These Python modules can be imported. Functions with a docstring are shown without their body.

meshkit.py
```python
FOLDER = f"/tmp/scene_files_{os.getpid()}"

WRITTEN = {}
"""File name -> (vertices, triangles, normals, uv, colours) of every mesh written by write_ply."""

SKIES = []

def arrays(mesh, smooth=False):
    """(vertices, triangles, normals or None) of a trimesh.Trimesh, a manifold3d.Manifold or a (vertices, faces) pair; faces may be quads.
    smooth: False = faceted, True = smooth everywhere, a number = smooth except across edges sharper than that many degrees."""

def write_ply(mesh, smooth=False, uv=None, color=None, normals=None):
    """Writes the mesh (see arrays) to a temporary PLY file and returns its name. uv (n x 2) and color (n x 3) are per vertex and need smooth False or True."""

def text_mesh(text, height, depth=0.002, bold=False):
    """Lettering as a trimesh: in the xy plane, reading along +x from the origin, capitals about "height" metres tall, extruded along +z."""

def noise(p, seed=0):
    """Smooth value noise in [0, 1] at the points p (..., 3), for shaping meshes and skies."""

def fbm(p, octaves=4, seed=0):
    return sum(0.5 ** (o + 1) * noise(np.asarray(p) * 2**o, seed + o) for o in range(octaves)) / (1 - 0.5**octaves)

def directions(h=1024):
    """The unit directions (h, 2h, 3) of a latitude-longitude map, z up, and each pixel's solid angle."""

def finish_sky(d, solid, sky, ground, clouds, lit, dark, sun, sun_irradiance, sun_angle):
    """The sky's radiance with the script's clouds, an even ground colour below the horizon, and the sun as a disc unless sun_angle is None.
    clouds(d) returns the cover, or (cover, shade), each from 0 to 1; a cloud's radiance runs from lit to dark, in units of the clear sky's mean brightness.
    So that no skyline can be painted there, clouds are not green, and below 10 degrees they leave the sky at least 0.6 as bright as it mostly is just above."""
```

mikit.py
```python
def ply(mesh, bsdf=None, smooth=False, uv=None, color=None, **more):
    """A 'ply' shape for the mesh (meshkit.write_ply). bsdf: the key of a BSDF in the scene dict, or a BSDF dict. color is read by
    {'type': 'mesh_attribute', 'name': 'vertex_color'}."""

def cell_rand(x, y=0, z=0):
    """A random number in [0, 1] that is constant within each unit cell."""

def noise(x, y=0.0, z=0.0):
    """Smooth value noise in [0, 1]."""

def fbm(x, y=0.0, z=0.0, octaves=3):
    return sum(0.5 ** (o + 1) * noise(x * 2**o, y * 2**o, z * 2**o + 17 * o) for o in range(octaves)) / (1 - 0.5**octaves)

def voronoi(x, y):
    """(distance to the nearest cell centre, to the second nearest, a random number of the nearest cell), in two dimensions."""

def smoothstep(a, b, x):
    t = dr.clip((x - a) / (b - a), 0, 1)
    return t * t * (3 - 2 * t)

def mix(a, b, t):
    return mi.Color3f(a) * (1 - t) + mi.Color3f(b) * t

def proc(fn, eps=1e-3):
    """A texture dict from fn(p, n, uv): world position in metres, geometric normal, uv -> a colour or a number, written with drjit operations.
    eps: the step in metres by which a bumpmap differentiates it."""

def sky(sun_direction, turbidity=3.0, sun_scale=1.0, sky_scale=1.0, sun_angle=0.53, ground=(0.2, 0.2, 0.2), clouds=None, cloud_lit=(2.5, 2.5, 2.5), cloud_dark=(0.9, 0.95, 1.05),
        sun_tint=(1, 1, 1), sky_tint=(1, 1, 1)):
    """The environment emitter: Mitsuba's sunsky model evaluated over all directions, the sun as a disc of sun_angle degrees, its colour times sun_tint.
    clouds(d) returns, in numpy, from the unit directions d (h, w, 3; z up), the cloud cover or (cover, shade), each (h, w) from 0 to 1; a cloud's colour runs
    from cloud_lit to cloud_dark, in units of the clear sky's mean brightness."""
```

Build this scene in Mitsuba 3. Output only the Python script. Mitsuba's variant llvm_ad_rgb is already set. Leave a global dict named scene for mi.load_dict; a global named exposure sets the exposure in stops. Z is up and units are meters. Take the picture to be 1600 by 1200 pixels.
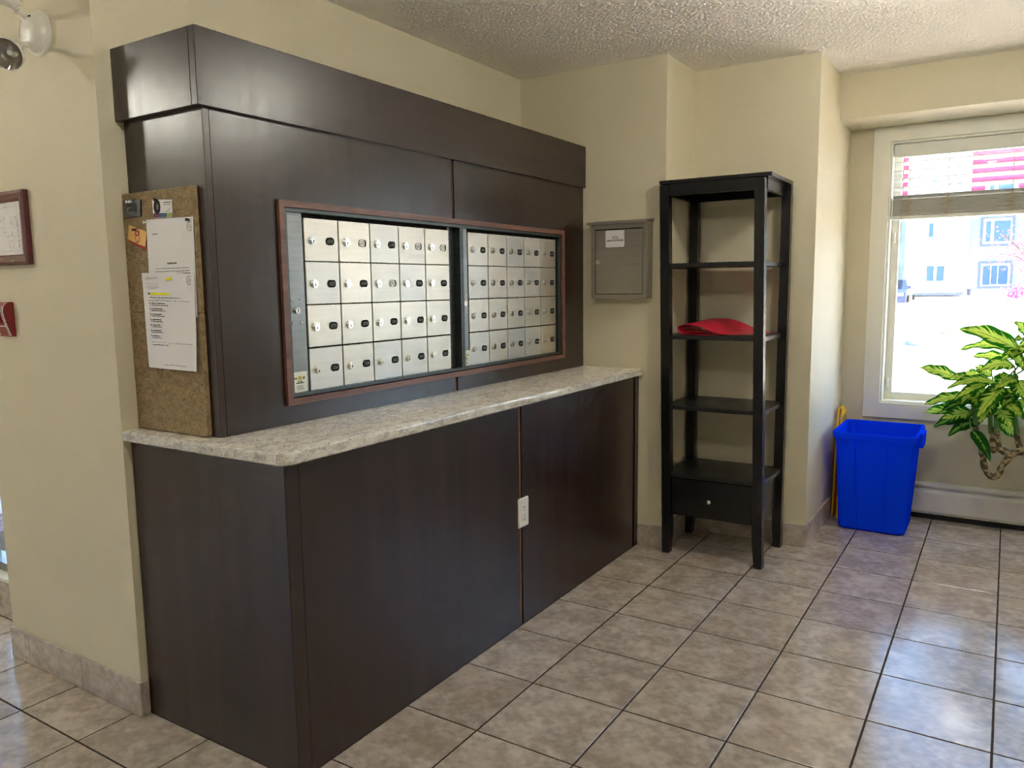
import math, random
import numpy as np, trimesh, drjit as dr, mitsuba as mi, mikit, meshkit
from shapely.geometry import Polygon, box as sbox, Point
from shapely.ops import unary_union
T = mi.ScalarTransform4f
random.seed(7)
rng = np.random.default_rng(7)
scene, labels = {}, {}

# ---------------------------------------------------------------- camera, sky, lamps' strength, exposure
exposure = 2.85
YAW, PITCH, ROLL, FOC = -0.567, -0.1246, -0.0126, 1216.83
CAM = np.array([1.6194, -1.8007, 1.3332])
fw = np.array([math.sin(YAW)*math.cos(PITCH), math.cos(YAW)*math.cos(PITCH), math.sin(PITCH)])
rt = np.cross(fw, [0, 0, 1]); rt /= np.linalg.norm(rt); up0 = np.cross(rt, fw)
upv = -math.sin(ROLL)*rt + math.cos(ROLL)*up0
scene['camera'] = {'type': 'perspective', 'fov': 2*math.degrees(math.atan(800/FOC)), 'fov_axis': 'x', 'near_clip': 0.02, 'far_clip': 500.0,
                   'to_world': T().look_at(origin=CAM.tolist(), target=(CAM+fw).tolist(), up=upv.tolist())}
SUN = np.array([0.76, -0.07, 0.64])
scene['sky'] = mikit.sky(SUN, turbidity=3.0, sun_scale=6.0, sky_scale=6.0, ground=(0.3, 0.3, 0.3))
LAMP = (19.0, 18.3, 16.2)

# ---------------------------------------------------------------- helpers
def lin(r, g=None, b=None):
    if g is None: g = b = r
    return [((c/255)/12.92 if c/255 <= 0.04045 else ((c/255+0.055)/1.055)**2.4) for c in (r, g, b)]
def rgb(c): return {'type': 'rgb', 'value': [float(x) for x in c]}
def mat(name, color, rough=0.5, spec=0.5, metal=0.0, **k):
    d = {'type': 'principled', 'base_color': color if isinstance(color, dict) else rgb(color), 'roughness': rough, 'specular': spec}
    if metal: d['metallic'] = metal
    d.update(k)
    scene[name] = {'type': 'twosided', 'bsdf': d}
    return name
def diffuse(name, color):
    scene[name] = {'type': 'twosided', 'bsdf': {'type': 'diffuse', 'reflectance': color if isinstance(color, dict) else rgb(color)}}
    return name
def num(key):
    if key not in scene and not any(k.startswith(key+'__') for k in scene): return key
    i = 1
    while f'{key}_{i:03d}' in scene or any(k.startswith(f'{key}_{i:03d}__') for k in scene): i += 1
    return f'{key}_{i:03d}'
COUNT, USED = {}, set()
def fresh(key):
    n = COUNT.get(key, 0); COUNT[key] = n+1
    return key if n == 0 else f'{key}_{n:03d}'
def add(key, mesh, m, smooth=False, label=None, kind=None, at=None, **k):
    """one entry; repeats take a number. mesh may be a ready ply dict."""
    key = fresh(key)
    d = dict(mesh) if isinstance(mesh, dict) else mikit.ply(mesh, m, smooth=smooth, **k)
    if isinstance(mesh, dict) and m: d['bsdf'] = {'type': 'ref', 'id': m}
    if at is not None: d['to_world'] = at if not isinstance(at, (tuple, list)) else T().translate(list(at))
    scene[key] = d
    if label or kind:
        labels[key] = {}
        if label: labels[key]['label'] = label
        if kind: labels[key]['kind'] = kind
    return key
def thing(name, label, cat, group=None):
    key = fresh(name)
    labels[key] = {'label': label, 'category': cat}
    if group: labels[key]['group'] = group
    return key
def struct(name, label): 
    labels[name] = {'label': label, 'kind': 'structure'}
    COUNT[name] = 1
    return name
def cb(x0, x1, y0, y1, z0, z1, b=0.0):
    """box, edges chamfered by b"""
    if b <= 0: 
        return trimesh.creation.box(bounds=[[x0, y0, z0], [x1, y1, z1]])
    b = min(b, (x1-x0)*.45, (y1-y0)*.45, (z1-z0)*.45)
    p = []
    for X, sx in ((x0, 1), (x1, -1)):
        for Y, sy in ((y0, 1), (y1, -1)):
            for Z, sz in ((z0, 1), (z1, -1)):
                p += [(X, Y+sy*b, Z+sz*b), (X+sx*b, Y, Z+sz*b), (X+sx*b, Y+sy*b, Z)]
    return trimesh.convex.convex_hull(np.array(p))
def cat(*ms): return trimesh.util.concatenate(list(ms))
def ext(poly, h):
    ps = getattr(poly, 'geoms', [poly])
    return trimesh.util.concatenate([trimesh.creation.extrude_polygon(g, h, engine='earcut') for g in ps])
FX = np.array([[0, 0, 1, 0], [1, 0, 0, 0], [0, 1, 0, 0], [0, 0, 0, 1.]])     # local (u,v,w) -> (w,u,v): a face looking to +x, u = +y
FY = np.array([[1, 0, 0, 0], [0, 0, -1, 0], [0, 1, 0, 0], [0, 0, 0, 1.]])    # local (u,v,w) -> (u,-w,v): a face looking to -y, u = +x
def onx(m, x, y=0, z=0): m = m.copy(); m.apply_transform(FX); m.apply_translation([x, y, z]); return m
def ony(m, x, y, z=0): m = m.copy(); m.apply_transform(FY); m.apply_translation([x, y, z]); return m
def cyl(r, h, n=20): return trimesh.creation.cylinder(r, h, sections=n)
def lathe(prof, n=32): return trimesh.creation.revolve(np.array(prof, float), sections=n)
def frame2(u0, u1, v0, v1, w): return sbox(u0, v0, u1, v1).difference(sbox(u0+w, v0+w, u1-w, v1-w))
def rbox(u0, v0, u1, v1, r): return sbox(u0+r, v0+r, u1-r, v1-r).buffer(r, quad_segs=4)
def tube(points, radii, sides=8):
    p = np.asarray(points, float); n = len(p)
    t = np.gradient(p, axis=0); t /= np.linalg.norm(t, axis=1, keepdims=True)+1e-12
    ref = np.array([0.31, 0.22, 0.92]); a = np.cross(t, ref); a /= np.linalg.norm(a, axis=1, keepdims=True)+1e-12
    b = np.cross(t, a); ang = np.arange(sides)*2*np.pi/sides
    R = np.broadcast_to(radii, (n,))
    v = p[:, None]+R[:, None, None]*(np.cos(ang)[None, :, None]*a[:, None]+np.sin(ang)[None, :, None]*b[:, None])
    i, j = np.meshgrid(np.arange(n-1), np.arange(sides), indexing='ij')
    q = np.stack([i*sides+j, i*sides+(j+1) % sides, (i+1)*sides+(j+1) % sides, (i+1)*sides+j], -1).reshape(-1, 4)
    f = np.vstack([q[:, [0, 1, 2]], q[:, [0, 2, 3]]])
    v = np.vstack([v.reshape(-1, 3), p[:1], p[-1:]])
    c0, c1 = n*sides, n*sides+1
    caps = [[c0, (k+1) % sides, k] for k in range(sides)]+[[c1, (n-1)*sides+k, (n-1)*sides+(k+1) % sides] for k in range(sides)]
    m = trimesh.Trimesh(v, np.vstack([f, caps]), process=False); m.fix_normals()
    return m
def spline(pts, n=24):
    from scipy.interpolate import CubicSpline
    p = np.array(pts, float); s = np.r_[0, np.cumsum(np.linalg.norm(np.diff(p, axis=0), axis=1))]
    return CubicSpline(s, p)(np.linspace(0, s[-1], n))
P = mikit.proc
fbm, noise, sm, mx = mikit.fbm, mikit.noise, mikit.smoothstep, mikit.mix

# ---------------------------------------------------------------- materials
WALL = lin(209, 201, 176)
def f_wall(p, n, uv): return mx(WALL, [c*.93 for c in WALL], fbm(p.x*2.1, p.y*2.1, p.z*2.1, 3))
mat('paint_beige', P(f_wall), 0.55, 0.35)
diffuse('paint_ceiling', lin(238, 234, 224))
mat('paint_white', lin(226, 224, 212), 0.4, 0.5)
mat('paint_outside', lin(200, 195, 185), 0.8, 0.2)
def f_tile(p, n, uv):
    cx, cy = dr.floor(p.x/.33), dr.floor(p.y/.3333)
    r = mikit.cell_rand(cx, cy, 3)
    a = fbm(p.x*16+r*31, p.y*17+cy*7.3, p.z*13, 4)
    s = fbm(p.x*52+r*11, p.y*58+cy*3.1, p.z*50, 3)
    c = mx(lin(150, 138, 128), lin(190, 181, 172), sm(.22, .78, a*.55+s*.45))
    c = mx(c, lin(150, 126, 106), .22*sm(.55, .75, fbm(p.x*5+cx*3.7, p.y*5+r*9, p.z*4, 2)))
    return c*(.93+.12*r)
def f_tiler(p, n, uv): return .12+.1*fbm(p.x*14, p.y*14, p.z*14, 3)
mat('ceramic_tile', P(f_tile), P(f_tiler), 0.7)
mat('grout', lin(62, 53, 47), 0.8, 0.2)
def grain(base, light, along):
    def f(p, n, uv):
        if along == 'z': u, v, w = p.x*38, p.y*38, p.z*1.6
        else: u, v, w = p.z*38, p.x*38, p.y*1.6
        g = fbm(u, v, w, 4); h = fbm(u*.12+4, v*.12, w*.35, 3)
        return mx(base, light, sm(.3, .75, g*.55+h*.45))
    return f
def f_woodr(p, n, uv): return .25+.08*fbm(p.x*60+p.y*60, p.z*3, 2., 3)
mat('espresso_wood', P(grain(lin(28, 16, 12), lin(42, 25, 19), 'z')), P(f_woodr), 0.62)
mat('espresso_wood_across', P(grain(lin(34, 22, 20), lin(43, 29, 26), 'y')), P(f_woodr), 0.62)
mat('reddish_wood', P(grain(lin(88, 58, 50), lin(120, 84, 72), 'y')), 0.35, 0.5)
mat('raw_edge_wood', lin(124, 88, 66), 0.5, 0.4)
mat('gap_shade', lin(14, 10, 9), 0.7, 0.2)  # near-black backing, shade of gaps and recesses put into the colour
def f_granite(p, n, uv):
    q = p*1.0
    a = fbm(q.x*60, q.y*44, q.z*60, 4); b = noise(q.x*260, q.y*200, q.z*260); d = noise(q.x*120+7, q.y*120, q.z*120)
    v = fbm(q.x*30+11, q.y*9, q.z*30, 3)
    c = mx(lin(216, 212, 203), lin(180, 176, 167), sm(.38, .7, a))
    c = mx(c, lin(158, 152, 144), .35*sm(.5, .72, v))
    c = mx(c, lin(120, 112, 106), .6*sm(.66, .82, b))
    c = mx(c, lin(232, 229, 222), .6*sm(.6, .8, noise(q.x*210+3, q.y*190, q.z*210)))
    return mx(c, lin(40, 34, 32), sm(.86, .9, d))
mat('granite', P(f_granite), 0.09, 0.55)
def f_brush(p, n, uv): return mx(lin(214, 211, 203), lin(228, 226, 219), fbm(p.y*4+p.x, p.z*160, 0., 3))
def brushed(name, a, b, rough):
    def f(p, n, uv): return mx(a, b, .6*fbm(p.x*3+p.y*5, p.z*150, 3., 3)+.4*fbm(p.x*6, p.y*6, p.z*6, 2))
    return mat(name, P(f), rough, 0.5, 0.9)
DOORM = [brushed('door_aluminium', lin(215, 211, 202), lin(229, 226, 218), .46), brushed('door_aluminium_warm', lin(212, 206, 193), lin(226, 220, 208), .42),
         brushed('door_aluminium_cool', lin(208, 206, 200), lin(222, 220, 214), .45)]
brushed('frame_aluminium', lin(122, 126, 126), lin(144, 147, 147), .35)
brushed('brushed_steel', lin(150, 145, 136), lin(176, 170, 160), .38)
mat('chrome', lin(215, 215, 212), 0.15, 0.5, 1.0)
mat('black_plastic', lin(22, 22, 24), 0.35, 0.5)
mat('number_black', lin(15, 15, 16), 0.65, 0.2)
mat('badge_grey', lin(66, 70, 72), 0.4, 0.5)
brushed('slate_aluminium', lin(74, 80, 81), lin(92, 98, 98), .4)
mat('white_plastic', lin(226, 224, 216), 0.35, 0.5)
mat('number_grey', lin(150, 150, 150), 0.6, 0.3)
mat('ink_grey', lin(110, 108, 106), 0.8, 0.2)
mat('ink_light', lin(172, 168, 164), 0.8, 0.2)
mat('ink_black', lin(24, 22, 22), 0.7, 0.2)
mat('highlighter', lin(226, 220, 60), 0.8, 0.2)
mat('sticker_yellow', lin(190, 172, 66), 0.6, 0.3)
mat('sticker_paper', lin(222, 228, 214), 0.5, 0.3)
def f_cork(p, n, uv):
    a = noise(p.x*260, p.y*260, p.z*260); b = fbm(p.x*60, p.y*60, p.z*60, 3)
    c = mx(lin(120, 102, 76), lin(156, 137, 105), sm(.25, .75, b*.5+a*.5))
    return mx(c, lin(64, 48, 32), .8*sm(.78, .88, noise(p.x*190+9, p.y*190, p.z*190)))
mat('cork', P(f_cork), 0.85, 0.1)
mat('paper', lin(226, 224, 224), 0.8, 0.2)
mat('card_orange', lin(232, 184, 116), 0.7, 0.2)
mat('card_red', lin(176, 62, 66), 0.7, 0.2)
mat('card_plum', lin(104, 52, 92), 0.6, 0.2)
mat('card_blue', lin(66, 88, 122), 0.6, 0.2)
mat('card_green', lin(150, 160, 88), 0.6, 0.2)
mat('black_lacquer', lin(9, 9, 13), 0.25, 0.5)
def f_shelf(p, n, uv): return mx(lin(17, 16, 18), lin(30, 29, 29), fbm(p.x*20, p.y*60, p.z*20, 3))
mat('black_shelf', P(f_shelf), 0.35, 0.5)
mat('red_plastic', lin(188, 22, 54), 0.3, 0.5)
scene['blue_plastic'] = {'type': 'principledthin', 'base_color': rgb(lin(14, 72, 250)), 'roughness': .33, 'diff_trans': .55, 'spec_trans': 0.0, 'eta': 1.5}
mat('yellow_plastic', lin(240, 186, 30), 0.35, 0.5)
mat('frame_burgundy', lin(84, 36, 36), 0.35, 0.5)
mat('alarm_red', lin(118, 20, 28), 0.35, 0.5)
mat('heater_paint', lin(214, 210, 204), 0.4, 0.5)
mat('shade_black', lin(24, 24, 28), 0.6, 0.3)  # black for the shade under the heater
mat('vinyl', lin(232, 228, 212), 0.4, 0.5)
mat('blind_white', lin(222, 222, 216), 0.45, 0.4)
mat('blind_stack', lin(176, 176, 170), 0.45, 0.4)
mat('cord_tan', lin(170, 150, 110), 0.8, 0.2)
mat('terracotta', lin(172, 120, 98), 0.7, 0.2)
mat('soil', lin(60, 46, 36), 0.9, 0.1)
mat('lamp_reflector', lin(200, 196, 188), 0.12, 0.5, 1.0)
scene['glass'] = {'type': 'thindielectric', 'int_ior': 1.5}
scene['lens_glass'] = {'type': 'thindielectric', 'int_ior': 1.5}
def f_leaf(p, n, uv):
    s, t = uv.x, dr.abs(uv.y-.5)*2
    st = noise(s*34-t*8, 0.7*dr.sign(uv.y-.5)+3, p.z*9)
    pale = sm(-.1, .1, .52-t*.95+1.15*(st-.5)-1.2*dr.maximum(s-.82, 0)-.5*dr.maximum(.15-s, 0))
    c = mx(lin(38, 104, 26), lin(196, 218, 92), pale)
    mid = sm(.05, .02, t)
    return mx(c, lin(60, 112, 38), mid*.8)
def leafmat(name, tr, rough):
    scene[name] = {'type': 'principledthin', 'base_color': P(f_leaf), 'roughness': rough, 'diff_trans': tr, 'spec_trans': 0.0, 'eta': 1.45}
leafmat('leaf', 0.9, 0.36)
def f_leafd(p, n, uv):
    t = dr.abs(uv.y-.5)*2
    return mx(lin(30, 74, 26), lin(120, 160, 66), sm(.0, .2, .3-t+.7*(noise(uv.x*22-t*8, 2., p.z*8)-.5)))
scene['leaf_dark'] = {'type': 'principledthin', 'base_color': P(f_leafd), 'roughness': .3, 'diff_trans': .6, 'spec_trans': 0.0, 'eta': 1.45}
mat('petiole_green', lin(92, 132, 60), 0.4, 0.5)
def f_stem(p, n, uv): return mx(lin(84, 74, 50), lin(170, 152, 116), sm(.4, .68, fbm(p.x*46, p.y*60, p.z*52, 2)))
mat('plant_stem', P(f_stem), 0.7, 0.3)
# outside
def f_asph(p, n, uv): return mx(lin(184, 183, 180), lin(200, 199, 196), fbm(p.x*3, p.y*3, 0., 4))
diffuse('asphalt', P(f_asph))
diffuse('concrete', lin(196, 196, 194))
def f_grass(p, n, uv): return mx(lin(96, 136, 78), lin(140, 172, 110), fbm(p.x*9, p.y*9, p.z*9, 3))
diffuse('lawn_green', P(f_grass))
def f_side(p, n, uv): return lin(128, 147, 151)*mi.Color3f(1)*(.86+.14*sm(.04, .12, p.z/.18-dr.floor(p.z/.18)))
diffuse('siding_blue', P(f_side))
def f_stone(p, n, uv):
    a, b, c = mikit.voronoi(p.x*3.2, p.z*5.5)
    return mx(lin(214, 206, 196), lin(236, 232, 226), c)*(.86+.14*sm(.0, .1, b-a))
diffuse('stone_pale', P(f_stone))
def f_sider(p, n, uv): return lin(160, 66, 100)*mi.Color3f(1)*(.8+.2*sm(.04, .12, p.z/.2-dr.floor(p.z/.2)))
diffuse('siding_maroon', P(f_sider))
diffuse('trim_slate', lin(92, 104, 124))
diffuse('trim_white', lin(232, 232, 232))
mat('far_glass', lin(52, 86, 122), 0.08, 0.5)
mat('far_glass_green', lin(90, 150, 134), 0.1, 0.5)
mat('roof_shingle', lin(90, 86, 88), 0.9, 0.1)
mat('car_blue', lin(44, 58, 92), 0.25, 0.6)
mat('car_glass', lin(24, 30, 40), 0.06, 0.6)
mat('tyre', lin(22, 22, 24), 0.8, 0.2)
mat('blossom_pink', lin(192, 100, 148), 0.8, 0.1)
diffuse('kerb_concrete', lin(146, 149, 156))
mat('bark', lin(90, 72, 62), 0.9, 0.1)
mat('planter_dark', lin(70, 76, 92), 0.7, 0.2)
def f_paver(p, n, uv): return mx(lin(96, 82, 92), lin(150, 132, 140), noise(p.x*40, p.y*40, 0.))
diffuse('paver_purple', P(f_paver))

# ---------------------------------------------------------------- the room shell
H = 2.415; X0, X1, Y0, Y1 = -3.0, 4.2, -5.0, 3.1
XS, YW, YB, YA, XA, XC = -0.62, -0.48, 1.835, 2.22, 0.195, 0.81    # side wall, wing wall, back wall, alcove
struct('floor', 'beige mottled ceramic tile floor of the lobby')
scene['floor'] = mikit.ply(cb(X0-.1, X1+.1, Y0-.1, Y1+.1, -.12, -.0012), 'grout')
room = sbox(X0, Y0, X1, Y1).difference(unary_union([sbox(-1.42, YW, XS, 4), sbox(X0-1, -.27, -1.4, 4), sbox(-1, YB, XA, 4), sbox(XA-.01, YA, XC, 4), sbox(XS-.1, -.455, .06, YB+.1)]))
TX, TY, TG = .33, .3333, .006
tp = {m: mikit.ply(cb(TG/2, TX-TG/2, TG/2, TY-TG/2, -.008, 0, .0011), m) for m in ('ceramic_tile',)}
rest = []
for i in range(-10, 14):
    for j in range(-16, 11):
        cell = sbox(i*TX+TG/2, j*TY+TG/2, (i+1)*TX-TG/2, (j+1)*TY-TG/2)
        g = cell.intersection(room.buffer(-.0015))
        if g.area < 1e-3: continue
        near = (-7 <= i <= 7 and -7 <= j <= 10) and not (i > 4 and j < -2)
        whole = g.area > cell.area*.9999
        dz = float(rng.uniform(-.0004, .0003))
        if near and whole: add('floor__tile', tp['ceramic_tile'], None, at=(i*TX, j*TY, dz))
        elif near:
            m = ext(g, .008); m.apply_translation([0, 0, -.008+dz]); add('floor__tile', m, 'ceramic_tile')
        else:
            m = ext(g, .008); m.apply_translation([0, 0, -.008+dz]); rest.append(m)
add('floor__tile_field', cat(*rest), 'ceramic_tile', kind='stuff')
struct('ceiling', 'off-white popcorn textured ceiling')
cxs, cys = np.arange(-.66, 2.6, .0047), np.arange(.15, 2.76, .0047)
gx, gy = np.meshgrid(cxs, cys, indexing='ij')
pp = np.stack([gx, gy, gx*0], -1)
hz = np.clip(meshkit.noise(pp*125, 1)-.4, 0, 1)**.8*.0048+meshkit.noise(pp*190, 2)*.0012
nx_, ny_ = gx.shape
hz[0] = hz[-1] = 0; hz[:, 0] = hz[:, -1] = 0
idx = np.arange(nx_*ny_).reshape(nx_, ny_)
quads = np.stack([idx[:-1, :-1], idx[:-1, 1:], idx[1:, 1:], idx[1:, :-1]], -1).reshape(-1, 4)
relief = trimesh.Trimesh(np.stack([gx, gy, H-.0005-hz], -1).reshape(-1, 3), np.vstack([quads[:, [0, 1, 2]], quads[:, [0, 2, 3]]]), process=False)
scene['ceiling'] = mikit.ply(cat(cb(X0-.1, X1+.1, Y0-.1, Y1+.15, H, H+.1), relief), 'paint_ceiling')
def wall(name, label, *boxes):
    struct(name, label); scene[name] = mikit.ply(cat(*[cb(*b) for b in boxes]), 'paint_beige')
wall('wall_left', 'beige wall carrying the framed plan and the emergency light, left of the dark wood counter', (-1.42, XS, YW, YB, 0, H))
wall('wall_back', 'beige wall behind the metal drop box, at the far end of the counter', (-1.42, XA, YB, 3.25, 0, H))
wall('wall_alcove', 'beige wall behind the black shelving unit', (XA, XC, YA, 3.25, 0, H))
WX0, WX1, WZ0, WZ1 = 1.018, 3.1, .643, 2.103
wall('wall_window', 'beige wall around the window', (XC, WX0, Y1, 3.25, 0, H), (WX1, X1, Y1, 3.25, 0, H), (WX0, WX1, Y1, 3.25, 0, WZ0), (WX0, WX1, Y1, 3.25, WZ1, H))
struct('beam', 'beige bulkhead running along the ceiling above the window')
scene['beam'] = mikit.ply(cb(XC, X1, 2.735, Y1, 2.185, H), 'paint_beige')
wall('wall_right', 'beige wall on the right side of the lobby', (X1, X1+.15, Y0, Y1, 0, H))
wall('wall_front', 'beige wall behind the camera', (X0, X1, Y0-.15, Y0, 0, H))
DY = (-4.6, -3.4)  # opening of the unseen entry doors, sized for the light it lets in
wall('wall_entry', 'beige wall around the unseen glazed entry', (X0-.15, X0, Y0, DY[0], 0, H), (X0-.15, X0, DY[1], -.12, 0, H), (X0-.15, X0, DY[0], DY[1], 2.2, H))
wall('wall_glazed', 'low wall under the tall window left of the beige wall', (X0, -1.42, -.27, -.13, 0, .12), (X0, -1.42, -.27, -.13, 2.25, H))
# baseboards made of floor tile
def baseboard(name, label, axis, a0, a1, c, side, cuts):
    struct(name, label)
    h, t = .115, .011
    prev = a0
    for k, q in enumerate(list(cuts)+[a1]):
        u0, u1 = prev+.0012, q-.0012
        lo, hi = (c, c+t) if side > 0 else (c-t, c)
        m = cb(u0, u1, lo, hi, .001, h, .0015) if axis == 'x' else cb(lo, hi, u0, u1, .001, h, .0015)
        add(name+'__tile', m, 'ceramic_tile'); prev = q
baseboard('baseboard_left', 'tile baseboard at the foot of the left beige wall', 'x', -1.42, XS+.012, YW, -1, (-1.29, -.945))
baseboard('baseboard_end', 'short tile baseboard return beside the counter', 'y', YW, -.458, XS, 1, ())
baseboard('baseboard_back', 'tile baseboard beside the counter under the drop box', 'x', .064, XA+.011, YB, -1, ())
baseboard('baseboard_recess', 'tile baseboard on the side of the shelf recess', 'y', YB, YA-.012, XA, 1, (2.1,))
baseboard('baseboard_alcove', 'tile baseboard behind the black shelving unit', 'x', XA, XC+.011, YA, -1, (.31, .38, .64))
baseboard('baseboard_column', 'tile baseboard along the bright wall beside the blue bin', 'y', YA, 3.098, XC, 1, (2.55, 2.88))
baseboard('baseboard_glazed', 'tile baseboard under the tall left window', 'x', X0, -1.43, -.27, -1, (-2.7, -2.37, -2.04, -1.71))

# ---------------------------------------------------------------- window by the plant
struct('window_1', 'window with white casing above the baseboard heater')
cw = .085
scene['window_1'] = mikit.ply(ony(ext(sbox(WX0-cw, WZ0-cw, WX1+cw, WZ1+.08).difference(sbox(WX0, WZ0, WX1, WZ1)), .02), 0, Y1), 'paint_white')
labels['window_1']['label'] = 'white cased window above the baseboard heater'
add('window_1__jamb', ony(ext(frame2(WX0-.001, WX1+.001, WZ0-.001, WZ1+.001, .012), .15), 0, 3.25), 'paint_white')
XM = 2.05
for a, b in ((WX0+.012, XM), (XM, WX1-.012)):
    k = add('window_1__sash', ony(ext(frame2(a, b, WZ0+.012, WZ1-.012, .038), .05), 0, 3.245), 'vinyl')
    add(k+'__pane', cb(a+.038, b-.038, 3.218, 3.222, WZ0+.05, WZ1-.05), 'glass')
for z in (.72, 1.55):
    add('window_1__latch', cb(WX0+.02, WX0+.034, 3.17, 3.196, z, z+.06, .003), 'vinyl')
bl = thing('window_blind', 'white slatted blind raised halfway in the window above the plant', 'blind')
BX0, BX1 = WX0+.016, WX1-.02
add(bl+'__headrail', cb(BX0, BX1, 3.115, 3.16, WZ1-.085, WZ1-.016, .003), 'blind_white')
slat = mikit.ply(cb(BX0+.002, BX1-.002, -.025, .025, -.0013, .0013, .001), 'blind_white')
zs = [1.985-.046*k for k in range(5)]
for z in zs: add(bl+'__slat', slat, None, at=T().translate([0, 3.142, z]).rotate([1, 0, 0], -19))
ss = mikit.ply(cb(BX0+.002, BX1-.002, -.026, .026, -.0036, .0036, .0015), 'blind_stack')
for k in range(11): add(bl+'__stacked_slat', ss, None, at=(0, 3.142+random.uniform(-.003, .003), 1.702+k*.0083))
add(bl+'__bottom_rail', cb(BX0+.002, BX1-.002, 3.114, 3.17, 1.678, 1.697, .003), 'blind_white')
for x in (1.115, 1.305, 1.6, 2.0, 2.5, 2.95):
    for y in (3.113, 3.171): add(bl+'__ladder_cord', tube([(x, y, 1.69), (x+.004, y-.002, 1.8), (x, y, 2.02)], .0012, 5), 'cord_tan')
    pts = [(x+.035*math.cos(k*1.9)*(.4+.6*((k*37) % 10)/10), 3.108-.004*(k % 2), 1.705+.009*k) for k in range(11)]
    add(bl+'__gathered_cord', tube(spline(pts, 40), .0016, 5), 'cord_tan')
add(bl+'__pull_cord', tube([(BX0+.05, 3.109, 2.03), (BX0+.05, 3.108, 1.7), (BX0+.05, 3.11, 1.55)], .0013, 5), 'cord_tan')

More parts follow.
